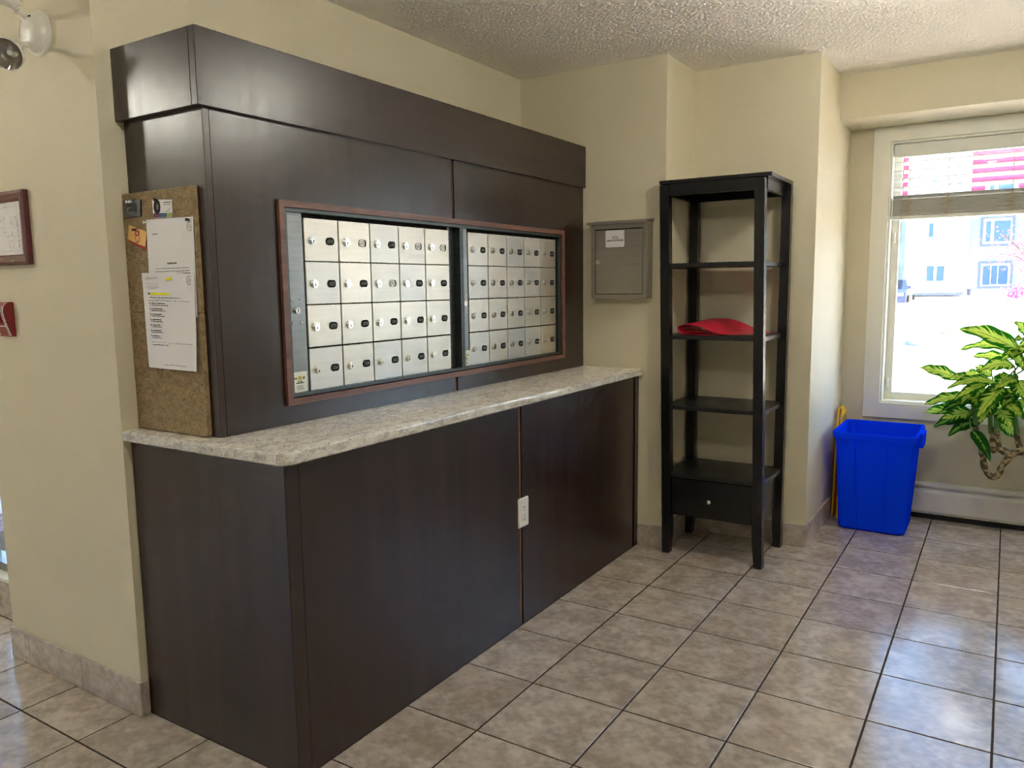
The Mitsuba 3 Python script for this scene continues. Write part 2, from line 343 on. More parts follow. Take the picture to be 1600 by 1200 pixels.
# the other glazing of the lobby: unseen entry doors placed to light and reflect from the left, tall window left of the wall
struct('unseen_door_1', 'unseen glazed entry doors out of view, lighting the lobby from the left')
bars = [cb(X0-.1, X0-.05, a, b, c, d) for a, b, c, d in ((DY[0], DY[1], 0, .1), (DY[0], DY[1], 2.12, 2.2))]
for y in np.linspace(DY[0], DY[1]-.06, 3): bars.append(cb(X0-.1, X0-.05, y, y+.06, 0, 2.2))
scene['unseen_door_1'] = mikit.ply(cat(*bars), 'frame_aluminium')
add('unseen_door_1__pane', cb(X0-.077, X0-.073, DY[0], DY[1], .1, 2.12), 'glass')
struct('window_2', 'tall window left of the beige wall')
bars = [cb(X0, -1.42, -.24, -.16, .12, .17), cb(X0, -1.42, -.24, -.16, 2.2, 2.25), cb(-1.47, -1.42, -.24, -.16, .12, 2.25), cb(-2.25, -2.2, -.24, -.16, .12, 2.25)]
scene['window_2'] = mikit.ply(cat(*bars), 'frame_aluminium')
add('window_2__pane', cb(X0, -1.44, -.202, -.198, .15, 2.22), 'glass')
add('window_2__sill', cb(X0, -1.42, -.29, -.13, .118, .135, .004), 'paint_white')

# unseen ceiling lamps out of view, placed to light walls, ceiling and header
for i, (x, y, w, pw) in enumerate(((1.45, 1.1, 'near the window', .95), (-2.35, -1.65, 'near the entry doors', .85), (.9, -.9, 'placed to light the wall above the mailboxes', 1.05))):
    c = thing('unseen_ceiling_light', f'unseen white globe ceiling light {w}', 'lamp')
    add(c+'__base', lathe([(0, H), (.13, H), (.13, H-.025), (.11, H-.03), (0, H-.03)]).apply_translation([x, y, 0]), 'white_plastic', smooth=30)
    add(c+'__stem', tube([(x, y, H-.03), (x, y, 2.36)], .012, 12), 'white_plastic', smooth=40)
    d = trimesh.creation.icosphere(3, .07); d.apply_translation([x, y, 2.298])
    k = add(c+'__diffuser', d, 'white_plastic', smooth=True)
    scene[k]['emitter'] = {'type': 'area', 'radiance': rgb([c_*pw for c_ in LAMP])}

# ---------------------------------------------------------------- counter and mailbox cabinet
XF, YE, ZT, ZS = .06, -.455, .882, .915
ct = thing('wooden_counter', 'dark espresso wood counter base with a white outlet, under the granite top', 'counter')
add(ct+'__carcass', cb(XS+.004, XF-.02, YE+.02, YB-.002, .001, ZT-.002), 'gap_shade')
add(ct+'__end_panel', cb(XS+.002, XF-.001, YE, YE+.019, .001, ZT, .0012), 'espresso_wood')
add(ct+'__corner_stile', cb(XF-.019, XF+.0005, YE+.001, -.408, .001, ZT, .0012), 'espresso_wood')
add(ct+'__front_panel', cb(XF-.019, XF, -.407, .692, .001, ZT, .0012), 'espresso_wood')
add(ct+'__front_panel', cb(XF-.019, XF, .712, 1.777, .001, ZT, .0012), 'espresso_wood')
add(ct+'__joint_strip', cb(XF-.019, XF-.006, .701, .7115, .001, ZT), 'raw_edge_wood', label='raw brown strip in the panel joint')
add(ct+'__end_stile', cb(XF-.019, XF+.004, 1.792, YB-.001, .001, ZT, .0015), 'espresso_wood')
def slab(outline, z0, z1, r=.007):
    from manifold3d import CrossSection
    m = []
    p0 = outline
    layers = [(z0, outline.buffer(-r*.5, join_style=1)), (z0+r*.5, outline), (z1-r, outline), (z1-r*.3, outline.buffer(-r*.3)), (z1, outline.buffer(-r))]
    def ring(pl, n=160):
        L = pl.exterior; return np.array([L.interpolate(k/n, normalized=True).coords[0] for k in range(n)])
    # keep rings matched by projecting the first ring onto each outline
    base = []
    L = outline.exterior
    cs = list(L.coords)[:-1]
    for a, b in zip(cs, cs[1:]+cs[:1]):
        for t in np.linspace(0, 1, max(2, int(math.dist(a, b)/.12)+1))[:-1]: base.append((a[0]+(b[0]-a[0])*t, a[1]+(b[1]-a[1])*t))
    base = np.array(base); n = len(base)
    V = []
    for z, pl in layers:
        e = pl.exterior
        V += [(*e.interpolate(e.project(Point(*q))).coords[0], z) for q in base]
    F = []
    for k in range(len(layers)-1):
        for i in range(n):
            j = (i+1) % n; a, b, c, d = k*n+i, k*n+j, (k+1)*n+j, (k+1)*n+i
            F += [(a, b, c), (a, c, d)]
    V += [(*outline.centroid.coords[0], z0), (*outline.centroid.coords[0], z1)]
    for i in range(n):
        j = (i+1) % n; F += [(len(V)-2, j, i), (len(V)-1, (len(layers)-1)*n+i, (len(layers)-1)*n+j)]
    t = trimesh.Trimesh(np.array(V), np.array(F), process=False); t.fix_normals(); return t
o = sbox(XS+.001, YE-.024, XF+.027, YB-.001)
rc = Point(XF+.027-.035, YE-.024+.035).buffer(.035, quad_segs=8)
cut = sbox(XF+.027-.035, YE-.03, XF+.04, YE-.024+.035)
o = o.difference(cut).union(rc)
rc2 = Point(XF+.027-.02, YB-.001-.02).buffer(.02, quad_segs=5)
o = unary_union([o.difference(sbox(XF+.027-.02, YB-.021, XF+.04, YB+.01)), rc2]).buffer(1e-5).simplify(1e-4)
cn = add(thing('granite_countertop', 'pale speckled granite countertop under the mailbox cabinet', 'countertop'), slab(o, ZT+.001, ZS), 'granite', smooth=35)
# fresh() was already taken by thing(): keep one key
if cn != 'granite_countertop': scene['granite_countertop'] = scene.pop(cn)

XP, YU = -.25, -.408
mc = thing('mailbox_cabinet', 'tall dark espresso wood cabinet holding the mailboxes above the granite countertop', 'cabinet')
add(mc+'__carcass', cb(XS+.004, -.303, YU+.02, YB-.002, ZS+.001, 2.0), 'gap_shade')
add(mc+'__end_panel', cb(XS+.03, XP-.001, YU, YU+.019, ZS+.001, 1.83, .001), 'espresso_wood')
add(mc+'__wall_filler', cb(XS+.001, XS+.03, YU+.005, YU+.02, ZS+.001, 1.83), 'espresso_wood')
hole = sbox(-.16, .98, 1.61, 1.595)
def vpanel(y0, y1):
    m = ext(sbox(y0, ZS+.001, y1, 1.835).difference(hole), .02)
    return onx(m, XP-.02)
add(mc+'__corner_strip', cb(XP-.02, XP, YU, YU+.022, ZS+.001, 1.835, .001), 'espresso_wood')
add(mc+'__front_panel', vpanel(YU+.0228, .712), 'espresso_wood')
add(mc+'__front_panel', vpanel(.728, YB-.001), 'espresso_wood')
for z0, z1 in ((1.6, 1.83), (ZS+.001, .976)): add(mc+'__joint_strip', cb(XP-.02, XP-.006, .722, .7278, z0, z1), 'reddish_wood')
add(mc+'__header', cb(XP-.01, XP+.016, -.43, YB-.001, 1.826, 2.03, .0015), 'espresso_wood_across')
add(mc+'__header_end', cb(XS+.001, XP-.0105, -.43, -.408, 1.826, 2.03, .0015), 'espresso_wood_across')
add(mc+'__top', cb(XS+.001, XP+.01, -.42, YB-.001, 2.005, 2.028), 'espresso_wood_across')
add(mc+'__mailbox_trim', onx(ext(frame2(-.166, 1.617, .975, 1.601, .02), .012), XP-.001), 'reddish_wood', label='reddish wooden frame around the mailboxes')

def mailbox_bank(label, y0, y1, ys, first_col, nums, white, right_strip):
    t = thing('mailbox_bank', label, 'mailboxes')
    zb, zt = .998, 1.58
    add(t+'__back_plate', cb(-.3, -.288, y0, y1, zb, zt), 'gap_shade')  # near-black, carries the shade of the recess around the doors
    add(t+'__frame', onx(ext(frame2(y0, y1, zb, zt, .011), .042), -.29), 'slate_aluminium')
    add(t+'__lock_strip', cb(-.287, -.266, y0+.012, first_col-.005, zb+.012, zt-.008, .001), 'frame_aluminium')
    if right_strip: add(t+'__side_channel', cb(-.287, -.277, ys[-1]+.004, y1-.012, zb+.012, zt-.008, .001), 'slate_aluminium')
    yc = (y0+.012+first_col-.005)/2; hw = .018
    for dy in (-hw, hw):
        for z in (1.228, 1.301):
            s = trimesh.creation.icosphere(2, .0048); s.apply_scale([.6, 1, 1]); s.apply_translation([-.266, yc+dy, z]); add(t+'__rivet', s, 'chrome', smooth=True)
    lk = onx(cyl(.0095, .012), -.264, yc, 1.266)
    k = add(t+'__master_lock', lk, 'chrome', smooth=30)
    add(k+'__keyway', cb(-.2585, -.2575, yc-.0012, yc+.0012, 1.26, 1.272), 'ink_black')
    # service sticker
    k = add(t+'__sticker', cb(-.2664, -.2656, yc-.031, yc+.031, 1.0, 1.073), 'sticker_paper')
    prints = [cb(-.2656, -.2653, yc-.022, yc-.012, 1.05, 1.056), cb(-.2656, -.2653, yc+.012, yc+.022, 1.05, 1.056)]
    for q, z in enumerate((1.016, 1.02, 1.024, 1.028)): prints.append(cb(-.2656, -.2653, yc-.016+.002*(q % 2), yc+.017-.003*(q % 3), z, z+.0016))
    add(k+'__small_print', cat(*prints), 'ink_grey')
    add(k+'__bold_print', cat(cb(-.2656, -.2653, yc-.011, yc+.009, 1.0415, 1.044), cb(-.2656, -.2653, yc-.016, yc+.016, 1.036, 1.0392)), 'ink_black')
    add(k+'__emblem', onx(ext(rbox(yc-.008, 1.047, yc+.008, 1.06, .003), .0004), -.2656), 'sticker_yellow')
    rows = [1.559, 1.4205, 1.2835, 1.146, 1.007]
    w = (ys[-1]-ys[0])/(len(ys)-1)
    dm = mikit.ply(cb(-.281, -.265, .0016, w-.0028, .0012, .1358, .0012), None)
    ly, lz, wy, wz = w*.22, .066, w*.735, .066
    lock = mikit.ply(onx(cat(cyl(.0128, .006, 24), cyl(.0104, .011, 24)), -.262, ly, lz), 'chrome', smooth=30)
    keyw = mikit.ply(onx(ext(rbox(ly-.0013, lz-.0075, ly+.0013, lz+.001, .0009), .0006), -.2566), 'ink_black')
    slot = mikit.ply(onx(ext(rbox(wy-.0185, wz-.0122, wy+.0185, wz+.0122, .0105), .0016), -.2652), 'number_black')
    cardp = mikit.ply(onx(ext(rbox(wy-.0145, wz-.0112, wy+.0145, wz+.0112, .0098), .0006), -.2637), 'white_plastic')
    for c in range(5):
        for r in range(4):
            y, z = ys[0]+c*w, rows[r+1]
            k = add(t+'__door', dm, DOORM[(c*7+r*5+(c*r) % 3) % 3], at=(0, y, z))
            rz = random.uniform(-20, 20)
            add(k+'__lock', lock, None, at=(0, y, z))
            add(k+'__keyway', keyw, None, at=(0, y, z))
            add(k+'__number_window', slot, None, at=(0, y, z))
            iw = (c, r) in white
            if iw: add(k+'__number_card', cardp, None, at=(0, y-.003, z))
            tx = meshkit.text_mesh(nums[c*4+r], .0105, .0004)
            tx.apply_translation([-tx.bounds[:, 0].mean(), -tx.bounds[:, 1].mean(), 0])
            add(k+'__number', onx(tx, -.2630 if iw else -.2635, y+wy-(.003 if iw else 0), z+wz), 'ink_grey' if iw else 'number_grey')
    return t
ys1 = [-.0495+.1515*k for k in range(6)]; ys2 = [.835+.1474*k for k in range(6)]
n1 = '101 102 103 104 106 107 108 109 110 201 202 203 204 205 206 207 208 209 210 211'.split()
n2 = [str(301+k) for k in range(10)]+[str(401+k) for k in range(10)]
mailbox_bank('left bank of twenty silver mailboxes, nearest the cork board', -.142, .768, ys1, ys1[0], n1, {(1, 0), (3, 0), (4, 0), (2, 1)}, True)
mailbox_bank('right bank of twenty silver mailboxes, nearest the metal drop box', .7695, 1.592, ys2, ys2[0], n2, set(), True)

# outlet on the counter front
ou = thing('wall_outlet', 'white electrical outlet on the front of the dark wood counter', 'outlet')
oy, oz = .7135, .458
add(ou+'__cover_plate', cb(XF-.002, XF+.007, oy-.036, oy+.036, oz-.058, oz+.058, .003), 'white_plastic')
add(ou+'__socket', onx(ext(rbox(oy-.0165, oz-.034, oy+.0165, oz+.034, .004), .0015), XF+.0068), 'white_plastic')
for dz in (.016, -.019):
    m = [cb(XF+.0082, XF+.0086, oy+dy-.0012, oy+dy+.0012, oz+dz, oz+dz+.009) for dy in (-.006, .006)]
    m.append(onx(cyl(.0026, .0008, 12), XF+.0084, oy, oz+dz-.007)); add(ou+'__slots', cat(*m), 'ink_black')

# ---------------------------------------------------------------- cork board and what is pinned on it
YC = YU-.017
cbk = thing('cork_board', 'tall brown cork notice board standing on the granite countertop', 'notice board')
for z0, z1 in ((1.2705, 1.619), (ZS+.002, 1.2695)):
    add(cbk+'__panel', cb(XS+.002, -.286, YC, YU-.0005, z0, z1, .002), 'cork')
add(cbk+'__edge_strip', cb(XS+.002, XS+.006, YC-.0015, YU-.001, ZS+.002, 1.619), 'cork')
def sheet(pts, thick=.0008, bow=.0, n=(8, 12)):
    """a quadrilateral sheet of paper; pts: bottom-left, bottom-right, top-right, top-left as (x, z)"""
    a, b, c, d = [np.array(q) for q in pts]
    V, F = [], []
    for s in (0, 1):
        for j in range(n[1]+1):
            for i in range(n[0]+1):
                u, v = i/n[0], j/n[1]
                q = a*(1-u)*(1-v)+b*u*(1-v)+c*u*v+d*(1-u)*v
                lift = bow*((1-v)**2*(.35+.65*u)+.25*math.sin(u*3+v*5)*(1-v))
                V.append((q[0], -lift-(thick if s else 0), q[1]))
    m = (n[0]+1)*(n[1]+1)
    for j in range(n[1]):
        for i in range(n[0]):
            p = j*(n[0]+1)+i
            F += [(p, p+n[0]+1, p+n[0]+2), (p, p+n[0]+2, p+1), (m+p, m+p+1, m+p+n[0]+2), (m+p, m+p+n[0]+2, m+p+n[0]+1)]
    t = trimesh.Trimesh(np.array(V), np.array(F), process=False)
    return t
def quadpt(pts, u, v):
    a, b, c, d = [np.array(q) for q in pts]
    return a*(1-u)*(1-v)+b*u*(1-v)+c*u*v+d*(1-u)*v
def bars_on(pts, y, rows, bow=0.0):
    """printed lines: rows of (u0, u1, v, height in m)"""
    out = []
    for u0, u1, v, h in rows:
        p, q = quadpt(pts, u0, v), quadpt(pts, u1, v)
        lift = bow*((1-v)**2*(.35+.65*(u0+u1)/2)+.25*math.sin((u0+u1)/2*3+v*5)*(1-v))
        m = trimesh.creation.box(extents=[np.linalg.norm(q-p), .0003, h])
        m.apply_transform(trimesh.transformations.rotation_matrix(-math.atan2(q[1]-p[1], q[0]-p[0]), [0, 1, 0]))
        m.apply_translation([(p[0]+q[0])/2, y-lift, (p[1]+q[1])/2]); out.append(m)
    return cat(*out)
def put(m, y): m = m.copy(); m.apply_translation([0, y, 0]); return m
# upper notice
XO = -.014   # photo-measured sheets moved to the board face
def S(*pts): return [(x+XO, z) for x, z in pts]
p1 = S((-.497, 1.255), (-.281, 1.259), (-.274, 1.535), (-.491, 1.538))
t = thing('notice_sheet', 'upper white notice sheet on the cork board, partly covered by the lower one', 'paper')
add(t+'__sheet', put(sheet(p1, bow=.001), YC-.0015), 'paper')
rows = [(.12, .24, .85, .0022), (.42, .62, .55, .004)]+[(.16, .88, .5-.03*k, .0016) for k in range(3)]+[(.2, .85, .41, .0018), (.17, .22, .33, .0018), (.17, .4, .29, .0018)]
add(t+'__print', bars_on(p1, YC-.003, rows, .001), 'ink_grey', kind='stuff')
add(t+'__bold_print', bars_on(p1, YC-.0031, [(.5, .9, .445, .002), (.2, .52, .411, .002)], .001), 'ink_black')
def logo(key, x, z, y):
    ring = Point(0, 0).buffer(.0125).difference(Point(0, 0).buffer(.0112))
    ring = unary_union([ring.intersection(sbox(-.02, -.02, .004, .02)), ring.intersection(sbox(.004, -.02, .02, -.009)), ring.intersection(sbox(.004, .009, .02, .02))])
    a = ony(ext(ring, .0003), x, y, z)
    b = meshkit.text_mesh('21', .009, .0003); b.apply_translation([-b.bounds[:, 0].mean()+.002, -b.bounds[:, 1].mean(), 0])
    add(key, cat(a, ony(b, x, y, z)), 'ink_grey')
q = quadpt(p1, .93, .905); logo(t+'__logo', q[0], q[1], YC-.0032)
# lower notice
p2 = S((-.517, 1.108), (-.289, 1.106), (-.28, 1.38), (-.526, 1.386))
t = thing('notice_sheet', 'lower white notice sheet on the cork board with a yellow highlighted line', 'paper')
B2 = .006
add(t+'__sheet', put(sheet(p2, bow=B2), YC-.005), 'paper')
yy = YC-.0066
add(t+'__letterhead', bars_on(p2, yy, [(.08, .3, .885, .0012), (.08, .33, .862, .001), (.08, .33, .85, .001), (.08, .26, .838, .001)], B2), 'ink_light')
tx = meshkit.text_mesh('CENTURY 21', .0075, .0003); s = .062/np.ptp(tx.bounds[:, 0]); tx.apply_scale([s, 1, 1]); q = quadpt(p2, .08, .93)
add(t+'__heading', ony(tx, q[0], yy-.0018, q[1]), 'ink_light')
tx = meshkit.text_mesh('(306)', .005, .0003); q = quadpt(p2, .47, .93)
m = Polygon([(0, 0), (.03, .002), (.032, .009), (.002, .008)]); add(t+'__note', ony(ext(m, .0003), q[0], yy-.0018, q[1]-.002), 'highlighter')
add(t+'__highlight', bars_on(p2, yy-.0002, [(.15, .52, .785, .0075)], B2), 'highlighter', label='yellow highlighted line')
rows = [(.1, .125, .787, .005), (.17, .5, .787, .0022), (.12, .72, .745, .0014), (.1, .9, .715, .0008)]
lens = (.27, .22, .2, .17, .15, .17, .13)
for k in range(7):
    v = .685-.057*k
    rows += [(.11, .13, v, .003), (.15, .15+lens[k], v, .0022), (.12, .13, v-.02, .002), (.145, .145+lens[k]*1.25, v-.02, .0016)]
rows += [(.12, .93, .275, .0006), (.13, .48, .25, .0014), (.35, .8, .045, .0008)]
add(t+'__print', bars_on(p2, yy, rows, B2), 'ink_black', kind='stuff')
q = quadpt(p2, .92, .93); logo(t+'__logo', q[0], q[1], yy-.0014)
# cards
bc = S((-.455, 1.541), (-.367, 1.538), (-.364, 1.587), (-.457, 1.593))
t = thing('business_card', 'white business card with a dark oval portrait near the top of the cork board', 'business card')
add(t+'__card', put(sheet(bc, n=(2, 2)), YC-.0012), 'paper')
ov = Point(0, 0).buffer(1, quad_segs=10); 
from shapely import affinity
q = quadpt(bc, .24, .6); add(t+'__portrait', ony(ext(affinity.scale(ov, .0155, .0205), .0004), q[0], YC-.0022, q[1]), 'ink_black')
q = quadpt(bc, .27, .6); add(t+'__face', ony(ext(affinity.scale(ov, .006, .009), .0003), q[0], YC-.0026, q[1]), 'ink_grey')
for a, b, m in ((.01, .36, 'card_plum'), (.36, .72, 'card_blue'), (.72, .99, 'card_green')): add(t+'__stripe', bars_on(bc, YC-.0022, [(a, b, .14, .012)]), m)
for nm_, row_ in (('name_line', (.58, .93, .84, .003)), ('title_line', (.58, .93, .72, .0018)), ('contact_line', (.8, .93, .5, .0012)), ('contact_line', (.75, .93, .42, .0012)), ('contact_line', (.65, .93, .34, .0012))): add(t+'__'+nm_, bars_on(bc, YC-.0022, [row_]), 'ink_grey')
oc2 = S((-.587, 1.481), (-.505, 1.452), (-.49, 1.495), (-.577, 1.52))
t = thing('card', 'reddish card hidden behind the orange card on the cork board', 'card')
add(t+'__card', put(sheet(oc2, n=(2, 2)), YC-.001), 'card_red')
oc = S((-.588, 1.487), (-.502, 1.46), (-.49, 1.504), (-.576, 1.528))
t = thing('card', 'tilted orange card with a red ring emblem on the cork board', 'card')
add(t+'__card', put(sheet(oc, n=(2, 2)), YC-.0026), 'card_orange')
q = quadpt(oc, .52, .52); el = affinity.rotate(affinity.scale(ov, .012, .0215), 0)
add(t+'__emblem', ony(ext(el.difference(affinity.scale(el, .85, .85)), .0004), q[0], YC-.0034, q[1]), 'card_red')
add(t+'__emblem_ring', ony(ext(Point(0, .006).buffer(.0085).difference(Point(0, .006).buffer(.0045)), .0004), q[0], YC-.0035, q[1]), 'card_red')
bd = [(x+XO, z) for x, z in ((-.596, 1.551), (-.513, 1.549), (-.508, 1.597), (-.59, 1.601))]
t = thing('name_badge', 'dark grey plastic card holder in the upper corner of the cork board', 'card holder')
m = put(sheet(bd, n=(2, 2), thick=.004), YC-.0012); add(t+'__holder', m, 'badge_grey')
add(t+'__window', bars_on(bd, YC-.0056, [(.2, .8, .5, .026)]), 'car_glass')
add(t+'__print', bars_on(bd, YC-.0059, [(.24, .7, .25, .001), (.24, .6, .52, .001), (.24, .28, .42, .014)]), 'ink_light')
def pin(x, z, matn, label, tilt=(0, 0)):
    t = thing('push_pin', label, 'push pin')
    prof = [(0, 0), (.0035, 0), (.0035, .0015), (.0022, .003), (.0024, .007), (.0042, .0085), (.0042, .0105), (0, .0105)]
    m = lathe(prof, 14); m.apply_transform(trimesh.transformations.rotation_matrix(math.pi/2, [1, 0, 0]))
    m.apply_transform(trimesh.transformations.rotation_matrix(math.radians(tilt[0]), [0, 0, 1])); m.apply_transform(trimesh.transformations.rotation_matrix(math.radians(tilt[1]), [1, 0, 0]))
    m.apply_translation([x, YC-.0035, z]); add(t+'__head', m, matn, smooth=30)
    nd = ony(cyl(.0005, .008, 6), x, YC-.001, z); add(t+'__needle', nd, 'chrome')
pin(-.432+XO, 1.59, 'black_plastic', 'black push pin holding the white business card', (18, 0))
pin(-.545+XO, 1.512, 'black_plastic', 'black push pin holding the orange card', (18, 0))
pin(-.292+XO, 1.527, 'black_plastic', 'black push pin in the top right corner of the upper notice', (18, 0))
pin(-.486+XO, 1.53, 'white_plastic', 'white push pin in the top left corner of the upper notice', (-25, 0))
pin(-.566+XO, 1.593, 'white_plastic', 'first of two white push pins in the grey card holder', (10, 0))
pin(-.551+XO, 1.593, 'white_plastic', 'second of two white push pins in the grey card holder, nearest the business card', (10, 0))

# ---------------------------------------------------------------- left wall: plan, alarm, emergency light
t = thing('framed_plan', 'burgundy framed building plan hanging on the left beige wall', 'picture frame')
fx0, fx1, fz0, fz1 = -1.37, -1.045, 1.423, 1.66
def molding(x0, x1, z0, z1, w, y):
    out = []
    prof = [(0, 0), (0, .016), (w*.3, .02), (w*.75, .017), (w, .009), (w, 0)]
    cor = [(x0, z0, 1, 1), (x1, z0, -1, 1), (x1, z1, -1, -1), (x0, z1, 1, -1)]
    V, F = [], []
    for cx, cz, sx, sz in cor:
        for u, h in prof: V.append((cx+sx*u, y-h, cz+sz*u))
    n = len(prof)
    for k in range(4):
        for i in range(n-1):
            a, b = k*n+i, k*n+i+1; c, d = ((k+1) % 4)*n+i+1, ((k+1) % 4)*n+i
            F += [(a, b, c), (a, c, d)]
    m = trimesh.Trimesh(np.array(V), np.array(F), process=False); m.fix_normals(); return m
add(t+'__frame', molding(fx0, fx1, fz0, fz1, .034, YW-.0005), 'frame_burgundy')
add(t+'__plan', cb(fx0+.025, fx1-.025, YW-.008, YW-.002, fz0+.012, fz1-.012), 'paper')
r = np.random.default_rng(3); ms = []
for k in range(16):
    x, z = r.uniform(fx0+.05, fx1-.075), r.uniform(fz0+.04, fz1-.06)
    w, h = r.uniform(.012, .05), r.uniform(.01, .03)
    ms.append(ony(ext(frame2(x, min(x+w, fx1-.055), z, min(z+h, fz1-.045), .0007), .0003), 0, YW-.008))
for z in (fz1-.05, fz0+.045): ms.append(cb(fx0+.06, fx1-.06, YW-.0083, YW-.008, z, z+.0008))
for k in range(5): ms.append(cb(fx1-.068, fx1-.062, YW-.0083, YW-.008, 1.48+.016*k, 1.49+.016*k))
add(t+'__drawing', cat(*ms), 'ink_light')
add(t+'__screw', ony(cyl(.003, .003, 12), -1.135, YW-.02, fz0+.013), 'chrome', smooth=30)

t = thing('fire_alarm_pull_station', 'dark red fire alarm pull station on the left beige wall below the framed plan', 'fire alarm')
ax, az = -1.245, 1.2445
AV, AD = [0, .15, .3, .45, .6, .72, .84, .93, 1], [.36, .52, .68, .83, .95, 1, .98, .85, .5]
def alarm_body(hw, z0, z1, d):
    V, F = [], []
    n = 12
    for i in range(n+1):
        v = i/n; z = z0+(z1-z0)*v
        dd = d*float(np.interp(v, AV, AD))
        w = hw*(1-.03*v)
        for sx, dep in ((-1, 0), (-1, dd*.93), (-.93, dd), (.93, dd), (1, dd*.93), (1, 0)): V.append((ax+sx*w, YW-dep, z))
    for i in range(n):
        for k in range(6):
            a, b = i*6+k, i*6+(k+1) % 6; F += [(a, b, b+6), (a, b+6, a+6)]
    for base, s in ((0, 1), (n*6, -1)):
        for k in range(1, 5): F.append((base, base+k, base+k+1) if s < 0 else (base, base+k+1, base+k))
    m = trimesh.Trimesh(np.array(V), np.array(F), process=False); m.fix_normals(); return m, (lambda z: d*float(np.interp((z-z0)/(z1-z0), AV, AD)))
m, dep = alarm_body(.046, 1.187, 1.302, .034); add(t+'__body', m, 'alarm_red', smooth=30)
def stripe(u, z0, z1, w=.0028, bend=0):
    pts = [(ax+u+bend*math.sin(math.pi*k/8), YW-dep(z0+(z1-z0)*k/8)-.0004, z0+(z1-z0)*k/8) for k in range(9)]
    return tube(pts, w/2, 6)
for u in (.031, .0405, -.031, -.0405): add(t+'__stripe', stripe(u, 1.19, 1.299), 'white_plastic')
pts = [(ax+x, YW-dep(1.222)-.0004, 1.222) for x in np.linspace(-.03, .03, 5)]; add(t+'__stripe', tube(pts, .0015, 6), 'white_plastic')
add(t+'__handle', cb(ax-.024, ax+.024, YW-dep(1.25)-.004, YW-.02, 1.232, 1.262, .003), 'alarm_red')
add(t+'__slot', cb(ax-.022, ax+.022, YW-dep(1.272)-.0012, YW-.02, 1.266, 1.28, .001), 'ink_black')
ml = [cb(ax-.015, ax+.013-.004*(k % 2), YW-dep(1.25)-.0044, YW-dep(1.25)-.004, 1.236+.008*k, 1.239+.008*k) for k in range(3)]
add(t+'__lettering', cat(*ml), 'white_plastic')

t = thing('emergency_light', 'white twin head emergency light on the left beige wall near the ceiling', 'emergency light')
ex, ez, er = -.893, 2.106, .066
pr = [(0, .042), (.03, .0415), (.047, .036), (.055, .024), (.058, .012), (er-.003, .0105), (er, .007), (er, 0), (0, 0)]
m = lathe(pr, 40); add(t+'__canopy', ony(m, ex, YW, ez), 'white_plastic', smooth=40)
add(t+'__screw_slot', cb(ex+.012, ex+.026, YW-.0385, YW-.034, ez+.036, ez+.040), 'ink_black')
def lamp_head(kx, kz, hd, aim):
    base = np.array([ex+kx*.6, YW-.034, ez+kz]); hd = np.array(hd); aim = np.array(aim, float); aim /= np.linalg.norm(aim)
    back = hd-aim*.05
    mid = base*.45+back*.55+np.array([0, -.01, 0])
    add(t+'__knuckle', tube([base+[0, .012, 0], base+[0, -.008, 0]], .012, 16), 'white_plastic', smooth=30)
    add(t+'__arm', tube([base, mid, back], [.008, .0085, .009], 12), 'white_plastic', smooth=30)
    add(t+'__swivel', cat(*[trimesh.creation.icosphere(2, .013).apply_translation(mid)]), 'white_plastic', smooth=True)
    pr = [(a_*1.04, b_*1.1) for a_, b_ in [(0, -.052), (.012, -.051), (.017, -.04), (.024, -.026), (.036, -.012), (.0425, 0), (.0435, .006), (.041, .007)]]
    inner = [(a_*1.04, b_*1.1) for a_, b_ in [(0, -.03), (.015, -.026), (.028, -.013), (.038, .002), (.041, .0068)]]
    A = trimesh.geometry.align_vectors([0, 0, 1], aim); A[:3, 3] = hd
    sh = lathe(pr, 32); sh.apply_transform(A); add(t+'__lamp_housing', sh, 'white_plastic', smooth=40)
    rf = lathe(inner, 24); rf.apply_transform(A); rf.vertices += 0; add(t+'__reflector', rf, 'lamp_reflector', smooth=False)
    b = trimesh.creation.icosphere(2, .008); b.apply_translation(hd-aim*.012); add(t+'__bulb', b, 'white_plastic', smooth=True)
    g = lathe([(0, .0105), (.026, .009), (.0425, .0062)], 28); g.apply_transform(A); add(t+'__lens', g, 'lens_glass', smooth=True)
lamp_head(-.012, -.036, (-.815, YW-.135, 2.006), (.5, -.72, -.45))
lamp_head(-.012, .04, (-.815, YW-.14, 2.175), (-.35, -.6, .7))

# ---------------------------------------------------------------- metal drop box on the back wall
t = thing('metal_drop_box', 'grey steel drop box with a paper sticker on the wall beside the black shelves', 'mailbox')
bx0, bx1, bz0, bz1, by = -.165, .132, 1.268, 1.64, 1.758
add(t+'__body', cb(bx0, bx1, by+.006, YB-.0005, bz0, bz1, .003), 'brushed_steel')
add(t+'__face_frame', ony(ext(sbox(bx0, bz0, bx1, bz1).difference(sbox(bx0+.022, bz0+.02, bx1-.02, bz1-.03)), .006), 0, by+.006), 'brushed_steel')
add(t+'__door', cb(bx0+.024, bx1-.023, by+.001, by+.008, bz0+.022, 1.604, .001), 'brushed_steel')
add(t+'__door_gap', cb(bx0+.022, bx1-.02, by+.0055, by+.0065, bz0+.02, 1.6085), 'gap_shade')  # dark sheet, shade of the door joint put into its colour
add(t+'__slot_flap', cb(bx0+.018, bx1-.018, by-.002, by+.006, 1.608, bz1-.004, .001), 'brushed_steel')
lid = Polygon([(by-.014, 1.63), (by-.012, 1.643), (YB-.001, 1.655), (YB-.001, 1.642), (by-.006, 1.64), (by-.006, 1.63)])
m = ext(lid, bx1+.006-(bx0-.02)); m.apply_transform(np.array([[0, 0, 1, bx0-.02], [1, 0, 0, 0], [0, 1, 0, 0], [0, 0, 0, 1.]])); add(t+'__lid', m, 'brushed_steel')
